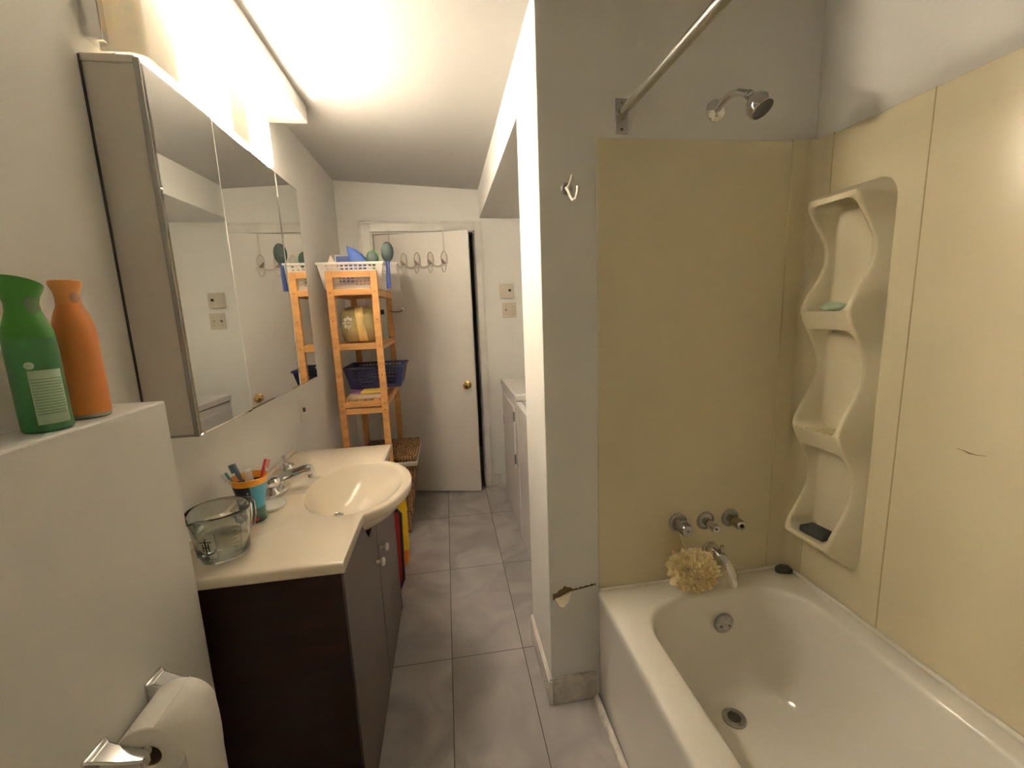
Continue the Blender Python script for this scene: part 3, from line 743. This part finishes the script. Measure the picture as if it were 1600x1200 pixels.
def jstroke(mb, pts, wd):
    # pts in (arc metres, z); ribbon on the glass
    base = -1.40
    pts = [(u*1.35, .012+(z-.012)*1.25) for u, z in pts]; wd *= 1.35
    for (u0, z0), (u1, z1) in zip(pts[:-1], pts[1:]):
        L = sqrt((u1-u0)**2+(z1-z0)**2) or 1e-6; nx, nz = -(z1-z0)/L*wd/2, (u1-u0)/L*wd/2
        q_ = [(u0+nx, z0+nz), (u1+nx, z1+nz), (u1-nx, z1-nz), (u0-nx, z0-nz)]
        mb.add([jsurf(base+u/.062, z) for u, z in q_], [(0, 1, 2, 3)])
em = MB(); e0 = -.014
jstroke(em, [(e0, .026), (e0, .062)], .0028)
jstroke(em, [(e0-.010, .056), (e0+.010, .056)], .002)
jstroke(em, [(e0-.005, .036), (e0-.005, .053)], .0022); jstroke(em, [(e0+.005, .036), (e0+.005, .053)], .0022); jstroke(em, [(e0-.005, .045), (e0+.005, .045)], .002)
jstroke(em, [(e0+.016*sin(a), .042-.013*cos(a)) for a in [-1.3+.26*k for k in range(11)]], .0030)
jstroke(em, [(e0+.0025*cos(a), .064+.0025*sin(a)) for a in [k*pi/5 for k in range(11)]], .0012)
em.build('anchor_emblem', PRINT, jg, smooth=0)
# small illegible line of lettering under the emblem, built from strokes: "Tex"
lt = MB(); u = -.014; z0 = .0145
def S(pts, wd=.0009): jstroke(lt, [(u+a, z0+b) for a, b in pts], wd)
S([(-.002, .006), (.004, .006)]); S([(.001, 0), (.001, .006)])
S([(.009, .001), (.0065, 0), (.005, .002), (.0065, .004), (.0085, .003), (.005, .002)])
S([(.0105, 0), (.0135, .004)]); S([(.0105, .004), (.0135, 0)])
lt.build('lettering', PRINT, jg, smooth=0)
sc_ = MB()
for k in range(7): jstroke(sc_, [(.030, .022+.009*k), (.030+(.010 if k % 2 == 0 else .006), .022+.009*k)], .0009)
jstroke(sc_, [(.044, .018), (.044, .082)], .0008); jstroke(sc_, [(.003, .014), (.003, .074)], .0006)
sc_.build('measuring_scale', PRINT, jg, smooth=0)

# ------------------------------------------------------------------ mirror cabinet
t = empty('mirror_cabinet', (XL, 1.65, 1.16), 'wall cabinet with three mirrored doors above the vanity', 'medicine cabinet')
MY = (1.139, 1.427, 1.900, 2.157); MZ0, MZ1 = 1.164, 2.004
MB().box(XL+.001, -.622, MY[0], MY[3], MZ0+.006, MZ1-.012).build('cabinet_box', CABW, t, bevel=.002)
MB().box(XL+.001, -.620, MY[0]-.002, MY[3]+.002, MZ1-.012, MZ1+.004).build('top_cap', CABW, t, bevel=.002)
MB().box(XL+.001, -.622, MY[0]+.001, MY[3]-.001, MZ0, MZ0+.006).build('bottom_edge', ALU, t, smooth=0)
MB().box(XL+.0005, XL+.004, MY[0]-.004, MY[0], MZ0, MZ1).build('wall_gap_strip', DARKEDGE, t, smooth=0)
for i in range(3):
    a, b = MY[i]+.003, MY[i+1]-.003
    M = Matrix.Translation((-.616, a, 0)) @ Matrix.Rotation(-.021 if i == 0 else 0, 4, 'Z')
    wd = b-a
    fr = MB().box(-.004, .0035, 0, wd, MZ0, MZ1-.002, M).build('mirror_door', DARKEDGE, t, smooth=0)
    bev = .005; y0, y1, z0, z1 = .0, wd, MZ0+.001, MZ1-.003
    mm = MB().add([(.0065, y0+bev, z0+bev), (.0065, y1-bev, z0+bev), (.0065, y1-bev, z1-bev), (.0065, y0+bev, z1-bev),
                   (.004, y0, z0), (.004, y1, z0), (.004, y1, z1), (.004, y0, z1)],
                  [(0, 1, 2, 3), (4, 5, 1, 0), (5, 6, 2, 1), (6, 7, 3, 2), (7, 4, 0, 3)], M)
    mm.build('mirror_glass', MIRROR, fr, smooth=0)
    if i == 0: MB().box(-.006, .006, -.006, -.001, MZ0, MZ1-.002, M).build('aluminium_edge', ALU, fr, bevel=.001)
MB().box(-.6235, -.6205, MY[0]+.001, MY[0]+.010, MZ0, MZ1-.01).build('edge_strip', ALU, t, smooth=0)

# ------------------------------------------------------------------ vanity light
t = empty('vanity_light', (XL, 1.6, 2.12), 'four-shade chrome bath light over the mirror cabinet, two shades glowing', 'wall lamp')
MB().box(XL, XL+.012, 1.165, 2.0, 2.05, 2.165).build('back_plate', CHROME, t, bevel=.002)
MB().box(XL+.012, XL+.040, 1.160, 1.180, 2.045, 2.205).build('end_bracket', CHROME, t, bevel=.002)
MB().box(XL+.012, XL+.030, 1.18, 2.0, 2.045, 2.055).build('lower_rail', CHROME, t, bevel=.001)
for i in range(4):
    y0 = 1.186+.2055*i; y1 = y0+.176; lit = i in (1, 3)
    def ring_(z, ins=0):
        P = []; xa, xb = XL+.016, -.624-ins; r = .045-ins
        P.append((xa, y0+ins, z)); P.append((xb-r*.7, y0+ins, z))
        for k in range(1, 9):
            a = -pi/2+pi/2*k/8; P.append((xb-r*.7+r*.7*cos(a), y0+ins+r*.55+r*.55*sin(a), z))
        for k in range(0, 9):
            a = pi/2*k/8; P.append((xb-r*.9+r*.9*cos(a), y1-ins-r+r*sin(a), z))
        P.append((xa, y1-ins, z)); return P
    sh = MB()
    n = len(ring_(0)); zz = (2.036, 2.202)
    sh.loft([ring_(zz[0], .004), ring_(zz[0]), ring_(zz[1]), ring_(zz[1], .004), ring_(zz[0], .004)], False, False, closed=False)
    so_ = sh.build('glass_shade', lit_shade_mat(Vector((XL+.075, (y0+y1)/2, 2.10))-wloc(t)) if lit else SHADEOFF, t, smooth=40)
    so_['label'] = 'glowing opal shade' if lit else 'unlit opal shade'
    yc = (y0+y1)/2
    MB().lathe([(.014, 0), (.016, .03), (.012, .034)], (XL+.012, yc, 2.11), 'x', 20).build('socket', WHITEP, so_)
    MB().ball((XL+.052, yc, 2.11), (.014, .014, .014)).build('bulb', SHADEON if lit else WHITEP, so_)
    if lit:
        ld = bpy.data.lights.new('bulb_light', 'POINT'); ld.energy = BULB_W; ld.color = LIGHT_COL; ld.shadow_soft_size = .016
        lo_ = bpy.data.objects.new('bulb_light', ld); COL.objects.link(lo_); lo_.parent = t
        lo_.location = Vector((XL+.048, yc, 2.130))-wloc(t)

# ------------------------------------------------------------------ bottles on the ledge
def bottle_ring(cx, cy, rx, ry, z, n=40, rot=0):
    return [(cx+(rx*cos(a))*cos(rot)-(ry*sin(a))*sin(rot), cy+(rx*cos(a))*sin(rot)+(ry*sin(a))*cos(rot), z) for a in [2*pi*k/n for k in range(n)]]
gx, gy = -.652, .800
g = empty('green_spray_bottle', (gx, gy, LZ), 'green aerosol bottle with a back label standing on the ledge', 'bottle')
prof = [(.028, .0005), (.031, .004), (.031, .06), (.031, .125), (.0305, .150)]
MB().loft([bottle_ring(gx, gy, r, r, LZ+z) for r, z in prof]).build('can_body', GREENB, g)
tp_ = [(.0308, .150, 0), (.029, .163, 0), (.0245, .178, 0), (.0205, .192, 0), (.0195, .203, 0), (.022, .216, 0), (.0275, .230, 0), (.0285, .236, 0)]
rr = []
for r, z, s in tp_:
    R_ = bottle_ring(gx, gy, r, r, LZ+z)
    if z > .2: R_ = [(x, y, zz+(.35*(gy-y) + .0)*((z-.2)/.036)) for x, y, zz in R_]
    rr.append(R_)
rr.append([(gx+(x-gx)*.75, gy+(y-gy)*.75, z-.004) for x, y, z in rr[-1]])
MB().loft(rr).build('sculpted_cap', GREENCAP, g)
# actuator button, label patch, round mark
MB().ball((gx+.019, gy-.006, LZ+.200), (.006, .011, .014)).build('spray_button', CLEARP, g)
la = -1.12
lb_ = MB(); lb_.loft([[(gx+.0314*cos(a), gy+.0314*sin(a), LZ+z) for a in [la-.10+.12*k for k in range(12)]] for z in (.014, .100)], False, False, closed=False)
lbo = lb_.build('back_label', LABELG, g, solid=.0003)
pr = MB()
for k in range(13):
    z = .030+.0046*k; a0, a1 = la-.04, la+1.15-(.12 if k % 4 == 1 else 0)
    pr.loft([[(gx+.0317*cos(a), gy+.0317*sin(a), LZ+z+dz) for a in [a0+(a1-a0)*j/8 for j in range(9)]] for dz in (0, .0012)], False, False, closed=False)
pr.build('label_print', PRINTG, lbo, smooth=0)
MB().loft([[(gx+.0316*cos(la+.02+.19*cos(b)*s), gy+.0316*sin(la+.02+.19*cos(b)*s), LZ+.108+.006*sin(b)*s) for b in [2*pi*k/20 for k in range(20)]] for s in (1, .02)], False, False).build('round_mark', LABELG, g, solid=.0003)
ox, oy = -.655, .893
g = empty('orange_spray_bottle', (ox, oy, LZ), 'orange aerosol bottle with a flared collar on the ledge beside the mirror', 'bottle')
MB().loft([bottle_ring(ox, oy, r, r, LZ+z) for r, z in ((.027, .0005), (.029, .003), (.029, .009))]).build('base_rim', ALU, g)
MB().loft([bottle_ring(ox, oy, r, r, LZ+z) for r, z in ((.0295, .009), (.030, .012), (.030, .10), (.030, .150), (.0285, .168), (.024, .185), (.019, .198), (.017, .205))]).build('can_body', ORANGEB, g)
MB().loft([bottle_ring(ox, oy, r, r, LZ+z) for r, z in ((.0175, .198), (.0168, .215), (.0178, .226), (.021, .234), (.0225, .240), (.022, .244), (.019, .246), (.005, .243))]).build('flared_cap', ORANGECAP, g)
MB().ball((ox+.013, oy-.003, LZ+.216), (.005, .010, .013)).build('spray_button', CLEARP, g)

# ------------------------------------------------------------------ toilet paper
hz = .726; hx = LX+.066
t = empty('toilet_paper_holder', (LX, .78, hz), 'chrome two-post toilet paper holder on the ledge wall', 'toilet paper holder')
for yc, sg in ((.698, 1), (.846, -1)):
    po = MB()
    rings = []
    for x, hw, hh, zc in ((LX, .024, .026, hz+.012), (LX+.006, .024, .026, hz+.012), (LX+.014, .019, .021, hz+.010), (LX+.045, .0145, .014, hz+.004), (LX+.068, .012, .0125, hz), (LX+.077, .009, .0095, hz)):
        rings.append([(x, yc-hw, zc-hh), (x, yc+hw, zc-hh), (x, yc+hw, zc+hh), (x, yc-hw, zc+hh)])
    po.loft(rings); po.build('post', CHROME, t, bevel=.003, smooth=30)
MB().lathe([(.0085, .708), (.0095, .715), (.0095, .832), (.0085, .84)], (hx, 0, hz), 'y', 20).build('spindle', CHROME, t)
rt = empty('toilet_paper_roll', (hx, .782, hz), 'white toilet paper roll on the chrome holder, sheet hanging in front', 'toilet paper')
R1, R0 = .054, .020
cy0, cy1 = .716, .824; cc = hz-.0095+.0-.0
zc_ = hz-R0+.0095
MB().lathe([(R0, cy0), (R1-.002, cy0), (R1, cy0+.002), (R1, cy1-.002), (R1-.002, cy1), (R0, cy1), (R0, cy0)], (hx, 0, zc_), 'y', 56, cap0=False, cap1=False).build('paper', PAPER, rt)
MB().lathe([(R0-.0015, cy0+.001), (R0, cy0+.001), (R0, cy1-.001), (R0-.0015, cy1-.001), (R0-.0015, cy0+.001)], (hx, 0, zc_), 'y', 32, cap0=False, cap1=False).build('core', CARD, rt)
sh = MB(); rg = []
path = [(hx+(R1+.0006)*cos(a), zc_+(R1+.0006)*sin(a)) for a in [1.3-.13*k for k in range(11)]] + [(hx+R1+.001+.002*sin(k*.9), zc_-.03*k) for k in range(1, 9)]
sh.loft([[(x, cy0+.001, z) for x, z in path], [(x, cy1-.001, z) for x, z in path]], False, False, closed=False)
sh.build('hanging_sheet', PAPER, rt, solid=.0006)

# ------------------------------------------------------------------ bamboo shelf
XF = Matrix.Translation((-.512, 2.992, 0)) @ Matrix.Scale(1.127, 4) @ Matrix.Translation((.454, -2.655, -.162))
SX0, SX1, SY0, SY1 = -.580, -.328, 2.36, 2.95
bsf = empty('bamboo_shelf', (-.454, 2.655, .162), 'tall honey-coloured bamboo shelf between vanity and door', 'shelf')
lw, ld_ = .034, .026
for y in (SY0, SY1-ld_):
    for x in (SX0, SX1-lw):
        lg = MB().box(x, x+lw, y, y+ld_, .162, 1.668).build('leg', BAMBOO, bsf, bevel=.002)
        if y == SY0:
            for zz in (1.562, 1.42, 1.283, 1.13, .975, .94):
                MB().lathe([(.002, y-.0006), (.004, y-.0008), (.004, y+.002)], (x+lw/2, 0, zz), 'y', 10).build('screw_plug', BAMD, lg)
for y in (SY0+.002, SY1-ld_+.002):
    for a, b in ((1.636, 1.668), (1.548, 1.578), (1.268, 1.300), (.962, .992), (.925, .955)):
        MB().box(SX0+lw, SX1-lw, y, y+.018, a, b).build('cross_rail', BAMBOO, bsf, bevel=.0015)
for zt_ in (1.578, 1.300, .992):
    sl = MB()
    for k in range(6):
        xa = SX0+.004+k*.0415; sl.box(xa, xa+.034, SY0+.02, SY1-.02, zt_-.012, zt_-.002)
    sl.build('slatted_shelf', BAMBOO, bsf, bevel=.001)
    MB().box(SX1-.014, SX1-.002, SY0+ld_, SY1-ld_, zt_-.036, zt_-.013).build('side_rail', BAMBOO, bsf, bevel=.001)
    MB().box(SX0+.002, SX0+.014, SY0+ld_, SY1-ld_, zt_-.036, zt_-.013).build('side_rail', BAMBOO, bsf, bevel=.001)

def basket(name, label, m, x0, x1, y0, y1, z0, z1, taper, nx, nz, rim=.006, solidb=True):
    t = empty(name, ((x0+x1)/2, (y0+y1)/2, z0), label, 'basket')
    # perimeter parameter: alternating bars and holes per side
    def side(L, n):
        m_ = .10; out = [0.0, m_]
        for i in range(n):
            a = m_+(1-2*m_)*i/n; b = m_+(1-2*m_)*(i+1)/n
            out.append(a+(b-a)*.32); out.append(b)
        out[-1] = 1-m_; out.append(1.0)
        return out
    ny = max(4, int(nx*(y1-y0)/(x1-x0)))
    s1, s2 = side(1, nx), side(1, ny)
    tz = [0, .10]
    for i in range(nz):
        a = .10+.80*i/nz; b = .10+.80*(i+1)/nz; tz += [a+(b-a)*.45, b]
    tz.append(1.0)
    sides = [((0, 0), (1, 0), s1, nx), ((1, 0), (1, 1), s2, ny), ((1, 1), (0, 1), s1, nx), ((0, 1), (0, 0), s2, ny)]
    mb = MB()
    def P(u, v, tt):
        e = taper*(1-tt)
        X0, X1, Y0, Y1 = x0+e, x1-e, y0+e, y1-e
        return (X0+(X1-X0)*u, Y0+(Y1-Y0)*v, z0+.002+(z1-z0-.002)*tt)
    for (a, b, ss, nn) in sides:
        for i in range(len(ss)-1):
            hole_u = i >= 2 and i < len(ss)-2 and (i % 2 == 0)
            for j in range(len(tz)-1):
                hole_z = j >= 2 and j < len(tz)-1 and (j % 2 == 0)
                if hole_u and hole_z: continue
                q_ = []
                for uu, ww in ((ss[i], tz[j]), (ss[i+1], tz[j]), (ss[i+1], tz[j+1]), (ss[i], tz[j+1])):
                    q_.append(P(a[0]+(b[0]-a[0])*uu, a[1]+(b[1]-a[1])*uu, ww))
                mb.add(q_, [(0, 1, 2, 3)])
    mb.add([P(0, 0, 0), P(1, 0, 0), P(1, 1, 0), P(0, 1, 0)], [(0, 1, 2, 3)])
    mb.build('basket_wall', m, t, smooth=0, solid=.003)
    rimr = MB().tube([(x0, y0, z1), ((x0+x1)/2, y0, z1), (x1, y0, z1), (x1, (y0+y1)/2, z1), (x1, y1, z1), ((x0+x1)/2, y1, z1), (x0, y1, z1), (x0, (y0+y1)/2, z1)], rim*.7, 8, cyclic=True)
    rb_ = MB()
    for (xa, xb, ya, yb) in ((x0-rim, x1+rim, y0-rim, y0+.002), (x0-rim, x1+rim, y1-.002, y1+rim), (x0-rim, x0+.002, y0, y1), (x1-.002, x1+rim, y0, y1)):
        rb_.box(xa, xb, ya, yb, z1-.012, z1)
    rb_.build('rim', m, t, bevel=.002)
    return t
basket('white_basket', 'white perforated plastic basket on top of the bamboo shelf', WPLAS, -.622, -.300, 2.395, 2.68, 1.578, 1.715, .022, 11, 7)
basket('navy_basket', 'navy blue perforated basket lying on folded towels on the bamboo shelf', NAVY, -.570, -.245, 2.50, 2.78, 1.034, 1.160, .026, 13, 5)

# contents of the white basket
t = empty('white_box', (-.52, 2.60, 1.585), 'white and navy box at the back of the white basket', 'box')
MB().box(-.575, -.480, 2.585, 2.635, 1.585, 1.776).build('carton', WHITEP, t, bevel=.002)
MB().box(-.568, -.480, 2.5842, 2.585, 1.62, 1.768).build('navy_panel', BLUEH, t, smooth=0)
cr_ = MB().add([(-.605, 2.50, 1.70), (-.545, 2.52, 1.70), (-.578, 2.51, 1.766), (-.60, 2.53, 1.60), (-.55, 2.54, 1.60)], [(0, 1, 2), (3, 4, 1, 0)])
tag(cr_.build('folded_card', CREAM, origin=(-.575, 2.52, 1.59), smooth=0, solid=.006), 'cream folded packet peeking over the left end of the white basket', 'packet')
bc = MB()
N_ = 12; rows_ = []
tri = [(-.488, 1.808), (-.452, 1.795), (-.42, 1.770), (-.398, 1.745), (-.392, 1.66)]
low = [(-.486, 1.66), (-.465, 1.655), (-.44, 1.65), (-.42, 1.65), (-.40, 1.65)]
for k in range(7):
    tt = k/6
    rows_.append([(a[0]*(1-tt)+b[0]*tt, 2.50+.018*sin(3.1*tt+j*1.3)+.012*j, a[1]*(1-tt)+b[1]*tt) for j, (a, b) in enumerate(zip(tri, low))])
bc.loft(rows_, False, False, closed=False)
tag(bc.build('blue_pouch', BLUECL, origin=(-.44, 2.5, 1.66), smooth=60, solid=.012), 'bright blue pointed nylon pouch rising out of the white basket', 'pouch')
def hairbrush(label, c, tilt, rx, rz, hl, back, hm, yy=.0):
    M = Matrix.Translation(c) @ Matrix.Rotation(tilt, 4, 'Y')
    t = empty('hairbrush', c, label, 'hairbrush', 'hairbrushes in the basket')
    MB().ball((0, .006, 0), (rx, .010, rz), 28, 16, M).build('brush_back', back, t)
    pd = MB().ball((0, -.001, 0), (rx*.88, .009, rz*.9), 28, 16, M).build('cushion', DKBR, t)
    br_ = MB()
    for i in range(-3, 4):
        for j in range(-5, 6):
            u, v = i/3.5, j/5.5
            if u*u+v*v > .85: continue
            br_.add([(rx*.85*u-.001, -.005, rz*.85*v-.001), (rx*.85*u+.001, -.005, rz*.85*v-.001), (rx*.85*u+.001, -.005, rz*.85*v+.001), (rx*.85*u-.001, -.005, rz*.85*v+.001), (rx*.85*u, -.019, rz*.85*v)],
                    [(0, 1, 4), (1, 2, 4), (2, 3, 4), (3, 0, 4)], M)
    br_.build('bristles', DKBR, pd, smooth=0)
    MB().tube([(0, .006, -rz*.9), (0, .006, -rz-.02), (0, .006, -rz-hl*.5), (0, .006, -rz-hl)], [.012, .009, .011, .012], 14, M).build('handle', hm, t)
hairbrush('green-backed round hairbrush with dark cushion standing in the white basket', (-.366, 2.53, 1.745), 0, .036, .046, .08, GREENBR, GREENBR)
hairbrush('dark oval hairbrush with blue handle at the right end of the white basket', (-.276, 2.44, 1.768), .03, .033, .052, .135, DKBR, BLUEH)
t = empty('white_bin', (-.27, 2.62, 1.565), 'small white open bin beside the basket on the bamboo shelf', 'bin')
wbx0, wbx1, wby0, wby1 = -.325, -.262, 2.73, 2.90
MB().box(wbx0, wbx1, wby0, wby0+.003, 1.579, 1.745).box(wbx0, wbx1, wby1-.003, wby1, 1.579, 1.745).box(wbx0, wbx0+.003, wby0, wby1, 1.579, 1.745).box(wbx1-.003, wbx1, wby0, wby1, 1.579, 1.745).box(wbx0, wbx1, wby0, wby1, 1.579, 1.583).build('bin_wall', WPLAS, t, smooth=0)
MB().box(wbx0-.004, wbx1+.004, wby0-.004, wby0, 1.735, 1.747).box(wbx1, wbx1+.004, wby0, wby1, 1.735, 1.747).build('rim', WPLAS, t, smooth=0)

# gold bag
t = empty('gold_gift_bag', (-.46, 2.52, 1.30), 'gold brocade pouch with a pale ribbon band on the upper shelf tier', 'bag')
rg = []
for z, a, b in ((0, .070, .055), (.01, .085, .07), (.05, .093, .08), (.11, .091, .078), (.155, .086, .070), (.180, .076, .055), (.19, .05, .035)):
    rg.append([(-.462+a*(abs(cos(q_))**.75)*(1 if cos(q_) > 0 else -1)*(1+.02*sin(9*q_+z*60)), 2.52+b*(abs(sin(q_))**.75)*(1 if sin(q_) > 0 else -1), 1.3005+z) for q_ in [2*pi*k/48 for k in range(48)]])
MB().loft(rg).build('pouch', GOLDF, t, smooth=70)
rib = []
for z, b in ((.006, .066), (.03, .077), (.07, .0825), (.11, .081), (.155, .073), (.178, .060), (.189, .040)):
    xo = -.443-.018*(z/.19-.5)
    rib.append([(xo-.021, 2.52-b-.001, 1.3005+z), (xo+.021, 2.52-b-.001, 1.3005+z)])
MB().loft(rib, False, False, closed=False).build('ribbon_band', GOLDS, t, smooth=60, solid=.003)
fm = MB(); fc = Vector((-.508, 2.448, 1.405))
for k in range(8):
    a = 2*pi*k/8; fm.ball(fc+Vector((.019*cos(a), -.001, .024*sin(a))), (.0075+.004*abs(cos(a)), .004, .0075+.006*abs(sin(a))), 12, 8)
fm.ball(fc, (.009, .005, .009), 12, 8); fm.tube([fc+Vector((.02, 0, .01)), fc+Vector((.035, 0, .0)), fc+Vector((.045, .003, -.008))], .003, 8)
fm.build('embroidered_flower', SILV, t)
t = empty('clear_bottle', (-.335, 2.70, 1.30), 'clear cloudy bottle behind the gold pouch on the shelf', 'bottle')
MB().lathe([(.02, .0005), (.026, .003), (.026, .05), (.023, .055), (.023, .12), (.016, .14), (.011, .145)], (-.358, 2.66, 1.3), 'z', 24).build('bottle_body', mat('cloudy_plastic', (.6, .62, .55), .3, trans=.4), t)
MB().lathe([(.012, .145), (.013, .147), (.013, .17), (.011, .172), (.002, .172)], (-.358, 2.66, 1.3), 'z', 20).build('bottle_cap', BLACK, t)
t = empty('bent_wire_hook', (-.28, 2.98, 1.46), 'thin bent metal hook with pale ball tip sticking out of the bamboo shelf', 'hook')
MB().tube([(-.345, 2.925, 1.467), (-.32, 2.917, 1.459), (-.29, 2.91, 1.457), (-.268, 2.905, 1.462), (-.262, 2.903, 1.474)], .004, 8).build('wire', mat('bronze_wire', (.25, .15, .07), .4, metal=.6), t)
MB().ball((-.262, 2.903, 1.478), .008, 14, 10).build('ball_tip', HOOKW, t)

# towels
def towel(label, m, x0, x1, y0, y1, z0, h):
    mb = MB(); rg = []
    n = 10
    prof = [(x0+.008, z0), (x1-.006, z0), (x1, z0+h*.5), (x1-.006, z0+h), (x0+.01, z0+h)]
    arc = [(x0+h*.45-h*.45*sin(a), z0+h/2+h/2*cos(a)) for a in [pi*k/10 for k in range(11)]]
    prof = [(x1, z0+h*.1), (x1+.004, z0+h*.5), (x1, z0+h*.9)] + arc
    for y in [y0+(y1-y0)*k/8 for k in range(9)]:
        rg.append([(x, y, z+.0015*sin(40*y+x*30)*(1 if z > z0+h*.3 else 0)) for x, z in prof])
    mb.loft(rg)
    return tag(mb.build('folded_towel', m, origin=((x0+x1)/2, (y0+y1)/2, z0), smooth=60), label, 'towel', 'folded towels under the navy basket')
towel('cream folded towel lying directly on the lower bamboo tier', TOWC, -.548, -.375, 2.44, 2.80, .9915, .026)
towel('yellow folded towel on the cream one under the navy basket', TOWY, -.480, -.370, 2.45, 2.80, 1.0195, .012)
towel('purple folded cloth left of the yellow towel under the navy basket', TOWP, -.535, -.486, 2.47, 2.80, 1.0195, .012)

XF = None
# ------------------------------------------------------------------ hamper
t = empty('wicker_hamper', (-.42, 2.98, 0), 'brown wicker laundry hamper with a lid and pale liner, under the shelf', 'hamper')
def hring(s, z, g=0):
    X0, X1, Y0, Y1 = -.60+.05*s-g, -.235-.075*s+g, 2.76+.02*s-g, 3.20-.05*s+g
    return [(X0, Y0, z), (X1, Y0, z), (X1, Y1, z), (X0, Y1, z)]
hb = MB()
lev = [(0, 1), (.125, .75), (.25, .5), (.375, .25), (.495, 0)]
hb.loft([hring(s, z) for z, s in lev], True, False)
hb.loft([hring(1, .01, -.012), hring(0, .495, -.012)], True, False)
hb.build('woven_body', WICK, t, bevel=.006, smooth=30)
MB().loft([hring(0.04, .474, .006), hring(0, .498, .006), hring(0, .500, -.006)], False, False).build('cloth_liner', LINER, t, solid=.003)
ld2 = MB().loft([hring(0, .510, .004), hring(0, .532, .004), hring(0, .540, -.01)])
ldo = ld2.build('lid', WICK, t, bevel=.005)
rd = MB()
for k in range(25):
    x = -.585+.0140*k; rd.tube([(x, 2.77, .541), (x, 2.9, .543), (x, 3.0, .542), (x, 3.19, .541)], .0045, 6)
rd.build('lid_canes', WICK, ldo)

# boards between vanity and shelf
def slab(pts, y0, y1, M=None):
    mb = MB(); mb.loft([[(x, y0, z) for x, z in pts], [(x, y1, z) for x, z in pts]], M=M); return mb
t = empty('red_board', (-.45, 2.11, 0), 'red board with a black edge standing behind the far end of the vanity', 'board')
pts = [(-.62, .003), (-.345, .003), (-.33, .015), (-.294, .105), (-.284, .46), (-.292, .475), (-.62, .475)]
slab(pts, 2.095, 2.115).build('board_panel', RED, t, bevel=.003, smooth=30)
def off(pts_, d):
    cx_ = sum(p[0] for p in pts_)/len(pts_); cz_ = sum(p[1] for p in pts_)/len(pts_)
    return [(p[0]+(d if p[0] > cx_ else -d), p[1]+(d if p[1] > cz_ else (-d if p[1] < .003 else 0))) for p in pts_]
ed = MB(); edge = [(-.345, .005), (-.33, .015), (-.292, .105), (-.282, .46), (-.292, .477), (-.62, .477)]
ed.tube([(x, 2.105, z) for x, z in edge], .0105, 8)
ed.build('black_edge', BLACK, t)
MB().lathe([(.014, 2.09), (.016, 2.092), (.016, 2.096)], (-.333, 0, .37), 'y', 20).box(-.337, -.329, 2.091, 2.096, .30, .37).build('black_clip', BLACK, t)
t = empty('yellow_board', (-.42, 2.36, 0), 'yellow open-framed board with an orange lower corner between the red board and the hamper', 'board')
fr = MB()
fr.box(-.60, -.278, 2.35, 2.37, .365, .425).box(-.318, -.278, 2.35, 2.37, .12, .365).box(-.60, -.56, 2.35, 2.37, .005, .365).box(-.56, -.318, 2.35, 2.37, .005, .045)
fr.build('yellow_frame', YEL, t, bevel=.006)
slab([(-.345, .003), (-.318, .003), (-.29, .05), (-.278, .12), (-.345, .12)], 2.349, 2.371).build('orange_corner', ORG, t, bevel=.004, smooth=30)
slab([(-.56, .045), (-.345, .045), (-.345, .12), (-.318, .12), (-.318, .365), (-.56, .365)], 2.357, 2.364).build('orange_panel', ORG, t, smooth=0)
